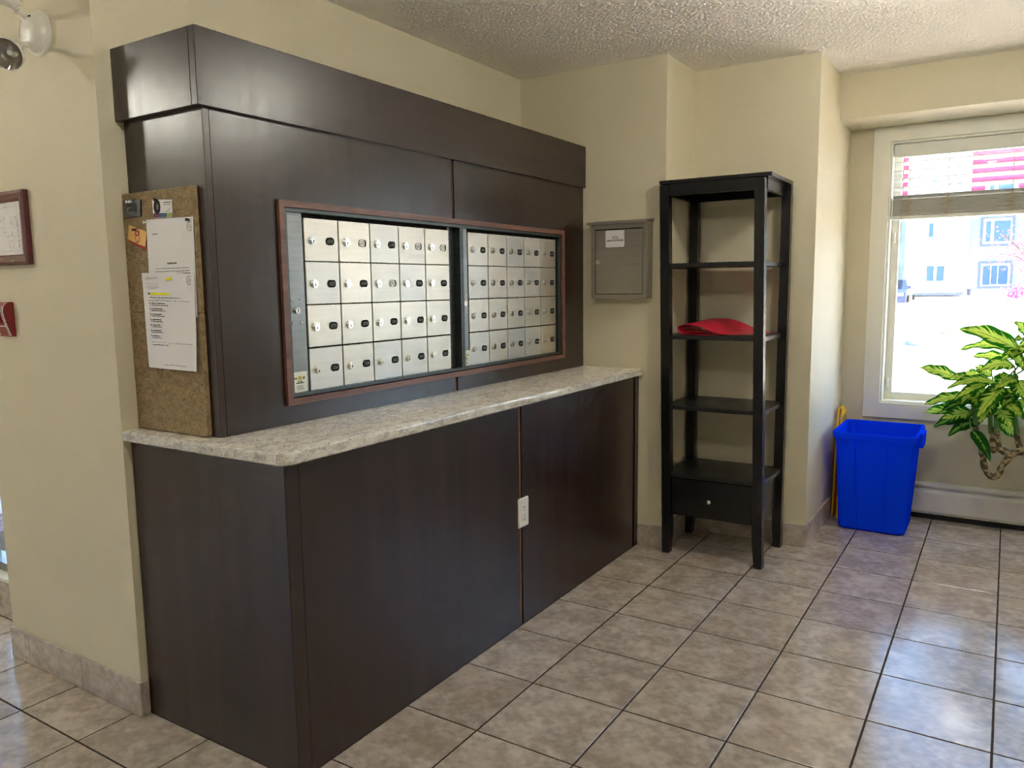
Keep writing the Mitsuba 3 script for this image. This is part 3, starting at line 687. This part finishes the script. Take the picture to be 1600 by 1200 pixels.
k = add(t+'__lock', ony(cyl(.011, .012, 20), -.127, by-.002, 1.447), 'chrome', smooth=30)
add(k+'__keyway', ony(ext(rbox(-.0012, -.005, .0012, .005, .001), .0006), -.127, by-.008, 1.447), 'ink_black')
k = add(t+'__sticker', ony(ext(rbox(-.086, 1.519, .014, 1.6, .004), .0006), 0, by+.001), 'paper', label='white paper sticker')
for s, z in (('SITE', 1.562), ('MANAGER', 1.5475)):
    tx = meshkit.text_mesh(s, .0088, .0004, bold=True); tx.apply_scale([1.25 if s == 'SITE' else 1.45, 1, 1]); tx.apply_translation([-tx.bounds[:, 0].mean(), 0, 0])
    add(k+'__lettering', ony(tx, -.035, by+.0004, z), 'ink_black')

# ---------------------------------------------------------------- black shelving unit with a drawer
t = thing('shelving_unit', 'tall black open shelving unit with one drawer at the bottom, against the beige alcove wall', 'shelf')
def sheared(m, k, z0=0): m = m.copy(); m.vertices[:, 0] += k*(m.vertices[:, 2]-z0); return m
fy, byk = 1.785, 2.185
def leg(x0, x1, y0, y1, inner, z1=1.80):
    """tapering inwards over its lowest part"""
    zz = [(.0, .009), (.10, .0), (z1, .0)]
    V = []
    for z, tp in zz:
        a, b = (x0, x1-tp) if inner > 0 else (x0+tp, x1)
        V += [(a, y0, z), (b, y0, z), (b, y1, z), (a, y1, z)]
    F = []
    for L in (0, 4):
        for k in range(4): p, q = L+k, L+(k+1) % 4; F += [(p, q, q+4), (p, q+4, p+4)]
    F += [(0, 2, 1), (0, 3, 2), (8, 9, 10), (8, 10, 11)]
    m = trimesh.Trimesh(np.array(V), np.array(F), process=False); m.fix_normals(); return m
SH = -.0185
add(t+'__leg', sheared(leg(.217, .262, fy, fy+.042, 1), SH), 'black_lacquer')
add(t+'__leg', sheared(leg(.664, .709, fy, fy+.042, -1), SH), 'black_lacquer')
add(t+'__leg', leg(.206, .25, byk-.042, byk, 1), 'black_lacquer')
add(t+'__leg', leg(.664, .708, byk-.042, byk, -1), 'black_lacquer')
zt = 1.822
add(t+'__top', cb(.182, .706, fy-.002, byk+.002, zt-.018, zt, .002), 'black_lacquer')
add(t+'__rail', cb(.23, .632, fy+.004, fy+.026, 1.75, zt-.018), 'black_lacquer')
add(t+'__rail', cb(.25, .665, byk-.026, byk-.004, 1.75, zt-.018), 'black_lacquer')
add(t+'__rail', cb(.66, .68, fy+.043, byk-.043, 1.75, zt-.018), 'black_lacquer')
add(t+'__rail', cb(.207, .227, fy+.043, byk-.043, 1.75, zt-.018), 'black_lacquer')
for i, z in enumerate((1.433, 1.09, .747, .41)):
    sx = SH*z
    add(t+'__shelf', cb(.222+sx*.9, .702+sx, fy+.008, byk-.004, z-.02, z, .002), 'black_shelf')
    for x0 in (.694+sx, .2225+sx*.9-.004): add(t+'__shelf_edge', cb(x0+.004, x0+.013, fy+.042, byk-.042, z-.0225, z-.0005, .0015), 'black_lacquer')
dz0, dz1 = .2, .388
k = add(t+'__drawer', cb(.258, .656, fy+.012, fy+.03, dz0, dz1, .002), 'black_lacquer')
add(k+'__knob', ony(lathe([(0, .026), (.006, .0255), (.0105, .022), (.0115, .018), (.009, .012), (.0055, .008), (.0055, 0), (0, 0)], 24), .452, fy+.012, .29), 'chrome', smooth=40)
add(t+'__drawer_side', cb(.252, .268, fy+.03, byk-.03, dz0, dz1), 'black_lacquer')
add(t+'__drawer_side', cb(.668, .684, fy+.043, byk-.043, dz0, dz1), 'black_lacquer')
add(t+'__drawer_back', cb(.262, .67, byk-.03, byk-.014, dz0, dz1), 'black_lacquer')
add(t+'__drawer_bottom', cb(.26, .67, fy+.03, byk-.03, dz0+.005, dz0+.012), 'black_lacquer')
# red folder: a curled plastic sheet, the fold at the left
t = thing('red_folder', 'red plastic folder lying curled on the second shelf of the black shelving unit', 'folder')
zsf = 1.0905
def folder(pf, pb, y0, y1, th=.0016, ny=7):
    """a curled sheet lofted from its front edge profile to its back edge profile"""
    A, B = spline(pf, 36), spline(pb, 36); n = 36; V, F = [], []
    for s_ in (0, 1):
        for k in range(ny):
            u = k/(ny-1); prof = A*(1-u)+B*u
            tg = np.gradient(prof, axis=0); tg /= np.linalg.norm(tg, axis=1, keepdims=True); q = prof+np.c_[-tg[:, 1], tg[:, 0]]*th*s_
            V += [(x, y0+(y1-y0)*u, max(z, zsf)) for x, z in q]
    def g(s_, k, i): return (s_*ny+k)*n+i
    for k in range(ny-1):
        for i in range(n-1):
            F += [(g(0, k, i), g(0, k+1, i), g(0, k+1, i+1)), (g(0, k, i), g(0, k+1, i+1), g(0, k, i+1)), (g(1, k, i), g(1, k+1, i+1), g(1, k+1, i)), (g(1, k, i), g(1, k, i+1), g(1, k+1, i+1))]
    for i in range(n-1):
        for k in (0, ny-1): F += [(g(0, k, i), g(0, k, i+1), g(1, k, i+1)), (g(0, k, i), g(1, k, i+1), g(1, k, i))]
    for k in range(ny-1):
        for i in (0, n-1): F += [(g(0, k, i), g(0, k+1, i), g(1, k+1, i)), (g(0, k, i), g(1, k+1, i), g(1, k, i))]
    m = trimesh.Trimesh(np.array(V), np.array(F), process=False); m.fix_normals(); return m
Z = zsf
add(t+'__cover', folder([(.47, Z+.0025), (.38, Z+.0025), (.3, Z+.005), (.268, Z+.016), (.264, Z+.032), (.285, Z+.046), (.33, Z+.048), (.38, Z+.037), (.43, Z+.018), (.47, Z+.0075), (.55, Z+.005), (.645, Z+.004)],
                        [(.5, Z+.0025), (.42, Z+.0025), (.34, Z+.006), (.305, Z+.02), (.3, Z+.042), (.325, Z+.062), (.38, Z+.072), (.45, Z+.068), (.52, Z+.048), (.58, Z+.022), (.63, Z+.009), (.655, Z+.004)], 1.832, 2.06), 'red_plastic', smooth=50)
add(t+'__inner_flap', folder([(.285, Z+.01), (.32, Z+.012), (.36, Z+.013), (.41, Z+.012)], [(.33, Z+.01), (.38, Z+.02), (.45, Z+.026), (.52, Z+.024)], 1.84, 2.05), 'red_plastic', smooth=50)

# ---------------------------------------------------------------- blue bin and floor sign
t = thing('recycling_bin', 'tall empty bright blue plastic bin below the window beside the plant', 'bin')
def rr(x0, x1, y0, y1, r, z, n=6):
    out = []
    for cx, cy, a0 in ((x1-r, y1-r, 0), (x0+r, y1-r, 90), (x0+r, y0+r, 180), (x1-r, y0+r, 270)):
        for k in range(n+1): a = math.radians(a0+90*k/n); out.append((cx+r*math.cos(a), cy+r*math.sin(a), z))
    return np.array(out)
def loft(rings, cap0=True, cap1=False):
    n = len(rings[0]); V = np.vstack(rings); F = []
    for k in range(len(rings)-1):
        for i in range(n):
            j = (i+1) % n; a, b, c, d = k*n+i, k*n+j, (k+1)*n+j, (k+1)*n+i; F += [(a, b, c), (a, c, d)]
    V = list(map(tuple, V))
    if cap0: V.append(tuple(np.mean(rings[0], 0))); F += [(len(V)-1, (i+1) % n, i) for i in range(n)]
    if cap1: V.append(tuple(np.mean(rings[-1], 0))); o_ = (len(rings)-1)*n; F += [(len(V)-1, o_+i, o_+(i+1) % n) for i in range(n)]
    return trimesh.Trimesh(np.array(V), np.array(F), process=False)
B0 = (.893, 1.222, 2.635, 2.955); B1 = (.874, 1.256, 2.56, 2.995); ZB = .548
def ib(v, o_=0.0): return [B0[k]+(B1[k]-B0[k])*v+(o_ if k % 2 else -o_) for k in range(4)]
rg = [rr(*ib(0, -.012), .03, .002), rr(*ib(0), .035, .012), rr(*ib(.9), .035, .49), rr(*ib(.94, .004), .035, .515)]
rg += [rr(*ib(.94, .012), .04, .513), rr(*ib(1, .014), .04, ZB-.006), rr(*ib(1, .010), .04, ZB), rr(*ib(1, .0), .036, ZB), rr(*ib(1, -.004), .034, ZB-.006)]
rg += [rr(*ib(.9, -.004), .033, .49), rr(*ib(0, -.004), .031, .016)]
m = loft(rg, True, True)
V = m.vertices  # the long rim dips a little in the middle
wdx = (V[:, 0]-B1[0])/(B1[1]-B1[0]); wdy = (V[:, 1]-B1[2])/(B1[3]-B1[2])
m.vertices[:, 2] -= np.where(V[:, 2] > .5, .006*np.sin(np.pi*np.clip(wdx, 0, 1)), 0)
add(t+'__body', m, 'blue_plastic', smooth=40)
for yv in (2.585,):
    add(t+'__rim_skirt', cat(*[cb(x-.003, x+.003, 2.553, 2.572, .482, .514, .001) for x in (.935, 1.01, 1.09, 1.2)]), 'blue_plastic')
for k, x in enumerate((.99, 1.125)):
    pts = [(x+(x-1.06)*.12*v, ib(v)[2]-.0008, .02+.46*v) for v in np.linspace(0, 1, 8)]; add(t+'__rib', tube(pts, .0022, 6), 'blue_plastic')
add(t+'__handle', loft([rr(1.262, 1.284, 2.7, 2.85, .01, .47), rr(1.268, 1.287, 2.7, 2.85, .01, .545)], True, True), 'blue_plastic')

t = thing('wet_floor_sign', 'folded yellow floor sign leaning in the corner behind the blue bin', 'floor sign')
def signpanel():
    o_ = Polygon([(2.835, .0), (2.845, .02), (2.885, .55), (2.905, .6), (2.935, .618), (2.985, .618), (3.015, .6), (3.032, .55), (3.055, .02), (3.062, 0), (3.045, 0), (3.03, .025), (2.87, .025), (2.855, 0)])
    return o_.difference(rbox(2.905, .5, 3.015, .575, .02))
pn = onx(ext(signpanel(), .006), 0)
for x, a in ((.829, 1.0), (.848, -1.2)):
    m = pn.copy(); m.vertices[:, 0] += x+(.6-m.vertices[:, 2])*math.tan(math.radians(-a if a > 0 else -a))*.35; add(t+'__panel', m, 'yellow_plastic')
    r_ = []
    for y0, y1 in ((2.84, 2.89), (3.05, 3.026)):
        mm = tube([(x+.004+.6*math.tan(math.radians(-a))*.35, y0, .01), (x+.004, y1, .55)], .0055, 6); r_.append(mm)
    add(t+'__edge_rib', cat(*r_), 'yellow_plastic')
add(t+'__hinge', tube([(.84, 2.92, .617), (.84, 3.0, .617)], .007, 10), 'yellow_plastic')

# ---------------------------------------------------------------- baseboard heater
t = thing('baseboard_heater', 'long off-white baseboard heater under the window', 'heater')
hx0, hx1 = .822, 4.1
prof = Polygon([(3.098, .03), (3.098, .205), (3.088, .21), (3.062, .21), (3.052, .2), (3.05, .19), (3.066, .186), (3.07, .176), (3.05, .172), (3.036, .155), (3.034, .05), (3.04, .042), (3.06, .042), (3.06, .03)])
m = ext(prof, hx1-hx0); m.apply_transform(np.array([[0, 0, 1, hx0], [1, 0, 0, 0], [0, 1, 0, 0], [0, 0, 0, 1.]])); add(t+'__cover', m, 'heater_paint')
add(t+'__shade_block', cb(hx0, hx1, 3.062, 3.098, .001, .03), 'shade_black')  # solid black block standing in for the shade under the heater
for x in (2.0, 3.0): add(t+'__joint_cover', cb(x, x+.05, 3.0325, 3.04, .045, .17, .001), 'heater_paint')

# ---------------------------------------------------------------- potted dieffenbachia
t = thing('potted_plant', 'variegated leafy green plant in a terracotta pot in front of the window', 'plant')
stems = [([(1.86, 2.72, .44), (1.78, 2.72, .5), (1.703, 2.72, .497), (1.665, 2.72, .463), (1.637, 2.72, .415), (1.603, 2.72, .35), (1.567, 2.72, .385), (1.553, 2.72, .447), (1.525, 2.72, .545), (1.51, 2.72, .6)], .0155),
         ([(1.85, 2.76, .44), (1.75, 2.745, .5), (1.657, 2.74, .483), (1.615, 2.74, .495), (1.592, 2.74, .48), (1.586, 2.74, .515), (1.58, 2.74, .59)], .0135),
         ([(1.87, 2.7, .44), (1.8, 2.72, .47), (1.72, 2.735, .492), (1.698, 2.74, .53), (1.688, 2.74, .6)], .0145),
         ([(1.68, 2.73, .488), (1.63, 2.72, .487), (1.612, 2.72, .53), (1.602, 2.72, .6)], .0125),
         ([(1.93, 2.7, .44), (1.92, 2.68, .7), (1.93, 2.66, 1.0)], .016), ([(2.0, 2.75, .44), (2.05, 2.76, .65), (2.08, 2.78, .85)], .015)]
for pts, r0 in stems:
    c = spline(pts, 40); rad = r0*(1+.1*np.sin(np.arange(40)*1.7))
    add(t+'__stem', tube(c, rad, 10), 'plant_stem', smooth=60)
sheaths = [([(1.512, 2.72, .59), (1.505, 2.72, .66), (1.49, 2.72, .785), (1.494, 2.72, .84)], .014), ([(1.582, 2.74, .57), (1.571, 2.74, .682), (1.575, 2.74, .8)], .013),
           ([(1.69, 2.74, .58), (1.678, 2.74, .66), (1.665, 2.74, .76), (1.67, 2.74, .86)], .015), ([(1.604, 2.72, .58), (1.599, 2.72, .64), (1.586, 2.72, .74)], .013), ([(1.93, 2.66, .95), (1.92, 2.65, 1.15)], .014), ([(1.72, 2.74, .75), (1.722, 2.74, .95), (1.73, 2.74, 1.04)], .014)]
for pts, r0 in sheaths: add(t+'__sheath', tube(spline(pts, 14), np.linspace(r0, r0*.55, 14), 10), 'petiole_green', smooth=60)
LEAVES = [((1.689, 2.72, .976), (1.421, 2.6, 1.098), .1, 3), ((1.656, 2.86, .978), (1.409, 2.95, .965), .069, 5), ((1.632, 2.9, .929), (1.466, 3.0, .931), .056, 5),
 ((1.427, 2.8, .828), (1.242, 2.72, .889), .071, 0), ((1.656, 2.72, .918), (1.523, 2.62, .9), .076, 2), ((1.598, 2.66, .832), (1.387, 2.52, .812), .06, 0), ((1.555, 2.64, .838), (1.42, 2.5, .758), .05, 0),
 ((1.474, 2.74, .749), (1.283, 2.66, .705), .077, 0), ((1.491, 2.7, .723), (1.363, 2.6, .682), .056, 0), ((1.487, 2.8, .657), (1.269, 2.8, .641), .073, 0), ((1.493, 2.7, .678), (1.366, 2.62, .643), .085, 0),
 ((1.489, 2.78, .645), (1.327, 2.7, .588), .069, 0), ((1.526, 2.74, .626), (1.396, 2.66, .553), .068, 0), ((1.62, 2.68, .813), (1.521, 2.56, .673), .105, 1), ((1.614, 2.78, .647), (1.695, 2.76, .545), .087, 3),
 ((1.499, 2.66, .591), (1.588, 2.6, .454), .055, 0), ((1.68, 2.7, .771), (1.6, 2.6, .751), .054, 2), ((1.536, 2.84, .84), (1.439, 2.86, .858), .057, 1), ((1.718, 2.78, 1.053), (1.648, 2.74, 1.133), .054, 5),
 ((1.725, 2.7, 1.019), (1.651, 2.6, 1.051), .062, 5), ((1.671, 2.84, .716), (1.59, 2.9, .669), .065, 3), ((1.568, 2.8, .854), (1.493, 2.9, .89), .055, 1), ((1.678, 2.8, .819), (1.609, 2.85, .842), .068, 2), ((1.65, 2.82, .84), (1.569, 2.84, .817), .064, 1),
 ((1.60, 2.80, .70), (1.54, 2.86, .62), .07, 1), ((1.63, 2.70, .74), (1.70, 2.6, .68), .075, 3), ((1.55, 2.78, .74), (1.47, 2.84, .79), .06, 1), ((1.70, 2.74, .90), (1.62, 2.62, .99), .07, 2),
 ((1.49, 2.72, .82), (1.40, 2.62, .86), .065, 0), ((1.57, 2.74, .79), (1.47, 2.64, .74), .075, 1), ((1.585, 2.72, .73), (1.53, 2.60, .64), .08, 3), ((1.67, 2.74, .85), (1.58, 2.63, .80), .08, 2), ((1.67, 2.74, .84), (1.72, 2.62, .76), .08, 2),
 ((1.575, 2.76, .80), (1.63, 2.66, .87), .07, 1), ((1.73, 2.74, 1.02), (1.66, 2.86, .99), .085, 5), ((1.72, 2.74, 1.0), (1.60, 2.66, .94), .085, 5), ((1.67, 2.76, .80), (1.62, 2.64, .72), .08, 2), ((1.5, 2.7, .80), (1.45, 2.58, .73), .07, 0),
 ((1.68, 2.72, .75), (1.74, 2.62, .65), .09, 2), ((1.6, 2.72, .70), (1.66, 2.6, .62), .08, 3), ((1.49, 2.72, .76), (1.55, 2.6, .70), .07, 0)]
# leaves of the unseen part of the plant, placed to block window light
for k in range(26):
    a = k*2.4; h = .72+.5*((k*37) % 26)/26; c0 = (1.95+.05*math.cos(a), 2.72+.05*math.sin(a), h)
    L = .26+.06*((k*13) % 7)/7; dx, dy = math.cos(a), math.sin(a)*.8
    if dx < -.3: dx *= .5
    if c0[1]+dy*L > 3.03: dy = (3.03-c0[1])/L
    LEAVES.append((c0, (c0[0]+dx*L, c0[1]+dy*L, h+.05-.12*((k*17) % 10)/10), .1, 4 if k % 2 else 5))
tops = [s_[0][-1] for s_ in sheaths]
def leafmesh(b, tip, w, k):
    b, tip = np.array(b), np.array(tip); d = tip-b; L = np.linalg.norm(d); d /= L
    nrm = np.array([-.1+.25*math.sin(k*2.3), -.72+.2*math.sin(k*1.1), .62]); nrm -= d*np.dot(nrm, d); nrm /= np.linalg.norm(nrm)
    side = np.cross(nrm, d)
    lift = np.array([0, 0, 1.])*L*(.1+.05*math.sin(k*1.7))
    ns, nt = 16, 8; V, UV, F = [], [], []
    for i in range(ns+1):
        s = i/ns
        c = b*(1-s)+tip*s+lift*4*s*(1-s)*.8
        hw = w/2*1.08*(max(0, math.sin(math.pi*min(1, s**.82)))**.75)*(1-.25*s)*1.12
        for j in range(nt+1):
            q = 2*j/nt-1
            fold = abs(q)*hw*.22
            wav = .006*math.sin(s*17+k+q*2)*abs(q)**2
            V.append(c+side*q*hw+nrm*(fold+wav)); UV.append((s, (q+1)/2))
    for i in range(ns):
        for j in range(nt):
            p = i*(nt+1)+j; F += [(p, p+1, p+nt+2), (p, p+nt+2, p+nt+1)]
    return trimesh.Trimesh(np.array(V), np.array(F), process=False), np.array(UV)
DARK = {8, 11, 12, 15, 16}
for k, (b, tip, w, sh) in enumerate(LEAVES):
    m, uv = leafmesh(b, tip, w, k)
    key = add(t+'__leaf', m, 'leaf_dark' if k in DARK else 'leaf', smooth=True, uv=uv)
    top = np.array(tops[min(sh, len(tops)-1)]) if sh != 4 else np.array([1.93, 2.7, .9])
    b = np.array(b); q0 = top-[0, 0, .06]
    mid = (q0+b)/2+[0, 0, .035]
    add(key+'__petiole', tube(spline([q0, mid, b, b+(np.array(tip)-b)*.12+[0, 0, .004]], 12), np.linspace(.0055, .003, 12), 7), 'petiole_green', smooth=60)
pc = (1.905, 2.72)
add(t+'__pot', lathe([(0, .315), (.1, .315), (.11, .32), (.165, .475), (.185, .475), (.187, .505), (.172, .505), (.168, .48), (.16, .455), (0, .455)], 40).apply_translation([pc[0], pc[1], 0]), 'terracotta', smooth=35)
add(t+'__soil', lathe([(0, .465), (.161, .46)], 24).apply_translation([pc[0], pc[1], 0]), 'soil')
sd = thing('plant_stand', 'low wooden stand carrying the terracotta plant pot', 'plant stand')
add(sd+'__top', lathe([(0, .314), (.15, .314), (.155, .31), (.155, .292), (.15, .288), (0, .288)], 36).apply_translation([pc[0], pc[1], 0]), 'espresso_wood', smooth=35)
for a in (45, 135, 225, 315):
    c_, s_ = math.cos(math.radians(a)), math.sin(math.radians(a))
    add(sd+'__leg', tube([(pc[0]+.13*c_, pc[1]+.13*s_, 0), (pc[0]+.1*c_, pc[1]+.1*s_, .29)], [.011, .015], 10), 'espresso_wood', smooth=40)

# ---------------------------------------------------------------- outside
struct('ground', 'pale asphalt parking lot outside the window')
def gz(y): return -.15+max(0, (y-26))*.0285
V = []; F = []
ygs = [-12, 3.3, 26, 48, 90]
for y in ygs: V += [(-70, y, gz(y)), (70, y, gz(y))]
for k in range(len(ygs)-1): F += [(2*k, 2*k+1, 2*k+3), (2*k, 2*k+3, 2*k+2)]
gm = trimesh.Trimesh(np.array(V), np.array(F), process=False)
gm = cat(trimesh.Trimesh(np.array([(-70, 3.4, -.15), (70, 3.4, -.15), (70, 26, -.15), (-70, 26, -.15), (70, 90, gz(90)), (-70, 90, gz(90)), (-70, -60, -.16), (-3.3, -60, -.16), (-3.3, 3.4, -.16), (-70, 3.4, -.16), (4.45, -60, -.16), (70, -60, -.16), (70, 3.4, -.16), (4.45, 3.4, -.16)]),
         np.array([(0, 1, 2), (0, 2, 3), (3, 2, 4), (3, 4, 5), (6, 7, 8), (6, 8, 9), (10, 11, 12), (10, 12, 13)]), process=False))
scene['ground'] = mikit.ply(gm, 'asphalt')
struct('path_1', 'pale concrete walk outside the tall left window')
scene['path_1'] = mikit.ply(cb(-9, -1.43, -.12, 6, -.1, -.012), 'concrete')
struct('path_2', 'purple grey paver strip outside the tall left window')
scene['path_2'] = mikit.ply(cb(-6, -1.43, -.06, .42, -.05, -.004), 'paver_purple')
t = thing('kerb_island', 'raised concrete kerb island with grass in the parking lot', 'kerb')
add(t+'__kerb', ext(rbox(-.36, 18.3, 9, 24.5, .5), .15).apply_translation([0, 0, -.17]), 'kerb_concrete', smooth=30)
add(t+'__grass', ext(rbox(.1, 21.2, 8.6, 24.2, .3), .02).apply_translation([0, 0, -.02]), 'lawn_green', kind='stuff', label='strip of grass')
t = thing('apartment_building', 'pale apartment building with slate trimmed windows across the parking lot', 'building')
YF, ZF = 48.0, .45
def wbox(x0, x1, z0, z1, y0, y1): return cb(x0, x1, y0, y1, z0, z1)
for x0, x1 in ((-22, -3.5), (-.45, 22)):
    add(t+'__wall', wbox(x0, x1, ZF, 5.85, YF, YF+9), 'siding_blue')
    add(t+'__upper_wall', wbox(x0, x1, 5.85, 8.6, YF, YF+9), 'trim_white' if x0 < -5 else 'siding_maroon')
add(t+'__upper_wall', wbox(-3.85, -3.4, 5.6, 8.5, YF-.06, YF+.0), 'siding_maroon')
add(t+'__stone_bay', wbox(-3.5, -.45, .7, 8.6, YF-.4, YF+9), 'stone_pale', label='pale stone stair bay')
add(t+'__bay_base', wbox(-3.55, -.55, .55, .7, YF-.45, YF+.1), 'trim_slate')
add(t+'__foundation', wbox(-22, 22, .3, .66, YF-.03, YF+9), 'concrete')
add(t+'__roof', ext(Polygon([(YF-.9, 8.55), (YF+4.5, 10.6), (YF+9.9, 8.55)]), 45).apply_transform(np.array([[0, 0, 1, -22.5], [1, 0, 0, 0], [0, 1, 0, 0], [0, 0, 0, 1.]])), 'roof_shingle')
add(t+'__corner_board', wbox(-.52, -.4, .6, 5.85, YF-.42, YF-.3), 'trim_white')
def farwin(x0, x1, z0, z1, panes, y=YF, trim='trim_slate', tw=.13, glass='far_glass'):
    k = add(t+'__window', ony(ext(frame2(x0, x1, z0, z1, tw), .06), 0, y), trim)
    add(k+'__sash', ony(ext(sbox(x0+tw, z0+tw, x1-tw, z1-tw).difference(unary_union([sbox(*p) for p in panes])), .04), 0, y), 'trim_white')
    for p in panes: add(k+'__pane', wbox(p[0], p[2], p[1], p[3], y-.015, y-.005), glass)
farwin(.1, 1.7, .9, 2.36, [(.317, 1.1, .67, 2.13), (.71, 1.12, 1.0, 2.13), (1.04, 1.12, 1.48, 2.13)])
farwin(.1, 1.66, 3.16, 4.75, [(.34, 3.4, .58, 4.5), (.72, 3.4, 1.48, 4.5)])
yb_ = YF-.4
farwin(-2.42, -1.44, 1.28, 2.23, [(-2.36, 1.34, -2.0, 2.17), (-1.87, 1.34, -1.5, 2.17)], yb_, 'trim_white', .05)
farwin(-2.4, -2.07, 3.68, 4.56, [(-2.35, 3.75, -2.12, 4.5)], yb_, 'trim_white', .05)
farwin(-2.38, -2.0, 6.0, 6.95, [(-2.33, 6.06, -2.05, 6.88)], yb_, 'trim_white', .05, 'far_glass_green')
farwin(-5.4, -3.8, 1.3, 2.3, [(-5.2, 1.45, -4.7, 2.15), (-4.5, 1.45, -4.0, 2.15)])
farwin(-5.4, -3.8, 3.45, 4.75, [(-5.2, 3.6, -4.7, 4.6), (-4.5, 3.6, -4.0, 4.6)])
farwin(.2, 1.7, 5.5, 6.6, [(.42, 5.75, .62, 6.5), (.8, 5.75, 1.5, 6.4)], YF, 'trim_white')
for x in (3.6, 7.2, 10.8, 14.4):
    for z in (.95, 3.2): farwin(x, x+1.6, z, z+1.45, [(x+.22, z+.2, x+.6, z+1.25), (x+.7, z+.2, x+1.4, z+1.25)])
for x in (-9, -12.6, -16.2):
    for z in (.95, 3.2): farwin(x, x+1.6, z, z+1.45, [(x+.22, z+.2, x+.6, z+1.25), (x+.7, z+.2, x+1.4, z+1.25)])
t = thing('plant_tub', 'dark planter pot at the corner of the building across the lot', 'planter')
add(t+'__pot', lathe([(0, .55), (.11, .55), (.15, .86), (.165, .86), (.165, .9), (.13, .9), (0, .84)], 20).apply_translation([-.2, 46.9, 0]), 'planter_dark', smooth=30)
# parked car
t = thing('parked_car', 'dark blue car parked in front of the building across the lot', 'car')
cx0, cx1, cy0, cz = -4.45, -2.68, 41.0, .28
prof = Polygon([(0, .25), (0, .62), (.08, .78), (1.0, .92), (1.55, 1.38), (2.0, 1.5), (3.3, 1.48), (4.0, 1.0), (4.25, .92), (4.3, .35), (4.1, .22)])
def side(poly, x0, x1): return ext(poly, x1-x0).apply_transform(np.array([[0, 0, 1, x0], [1, 0, 0, cy0], [0, 1, 0, cz-.25], [0, 0, 0, 1.]]))
body = side(prof, cx0, cx1)
v = body.vertices; mid = (cx0+cx1)/2; hgt = v[:, 2]-cz
v[:, 0] = mid+(v[:, 0]-mid)*np.where(hgt > .8, .8, 1.0)
add(t+'__body', body, 'car_blue')
zb = cz-.25
for x in (cx0+.2, cx1-.2-.0):
    add(t+'__side_glass', side(Polygon([(1.2, .97), (1.62, 1.36), (3.25, 1.36), (3.75, 1.0)]), x-.03, x+.03), 'car_glass')
add(t+'__windscreen', trimesh.Trimesh(np.array([(cx0+.28, cy0+1.03, zb+.95), (cx1-.28, cy0+1.03, zb+.95), (cx1-.32, cy0+1.5, zb+1.37), (cx0+.32, cy0+1.5, zb+1.37)])+[0, -.02, .02], [(0, 1, 2), (0, 2, 3)]), 'car_glass')
for x in (cx0+.02, cx1-.02):
    for y in (.8, 3.45):
        w = cyl(.31, .2, 24).apply_transform(trimesh.transformations.rotation_matrix(math.pi/2, [0, 1, 0])).apply_translation([x, cy0+y, zb+.31]); add(t+'__wheel', w, 'tyre', smooth=30)
for x in (cx0+.1, cx1-.45): add(t+'__headlight', cb(x, x+.35, cy0-.02, cy0+.06, zb+.6, zb+.74, .02), 'trim_white')
add(t+'__grille', cb(cx0+.45, cx1-.45, cy0-.015, cy0+.02, zb+.42, zb+.58, .01), 'tyre')
for x in (cx0-.12, cx1-.08): add(t+'__mirror', cb(x, x+.2, cy0+1.15, cy0+1.3, zb+.95, zb+1.08, .03), 'car_blue')
# flowering tree
t = thing('flowering_tree', 'pink flowering tree in front of the building across the lot', 'tree')
tb = np.array([2.45, 30., 0.])
add(t+'__trunk', tube(spline([tb, tb+[.05, 0, .9], tb+[-.05, .05, 1.8]], 12), np.linspace(.12, .07, 12), 8), 'bark', smooth=60)
bl_ = []
r = np.random.default_rng(11)
for k in range(9):
    a = k*.7; e = tb+np.array([1.25*math.cos(a), 1.1*math.sin(a), 2.2+.9*r.random()]); s0 = tb+[-.03, .02, 1.2+.5*r.random()]
    pts = spline([s0, (s0+e)/2+[0, 0, .2], e], 10); add(t+'__branch', tube(pts, np.linspace(.04, .01, 10), 6), 'bark')
    for q in range(110):
        c = pts[int(r.integers(3, 10))]+r.normal(0, .28, 3); m = trimesh.creation.icosphere(0, .018+.018*r.random()); m.apply_translation(c); bl_.append(m)
add(t+'__blossom', cat(*bl_), 'blossom_pink', kind='stuff')
t = thing('flowering_shrub', 'small pink flowering shrub below the flowering tree across the lot', 'shrub')
sb = []
for q in range(160):
    c = np.array([1.95, 44, .75])+r.normal(0, 1, 3)*[.28, .28, .18]; m = trimesh.creation.icosphere(0, .05); m.apply_translation(c); sb.append(m)
add(t+'__blossom', cat(*sb), 'blossom_pink', kind='stuff')
add(t+'__stem', tube([(1.95, 44, .3), (1.96, 44, .8)], .03, 6), 'bark')
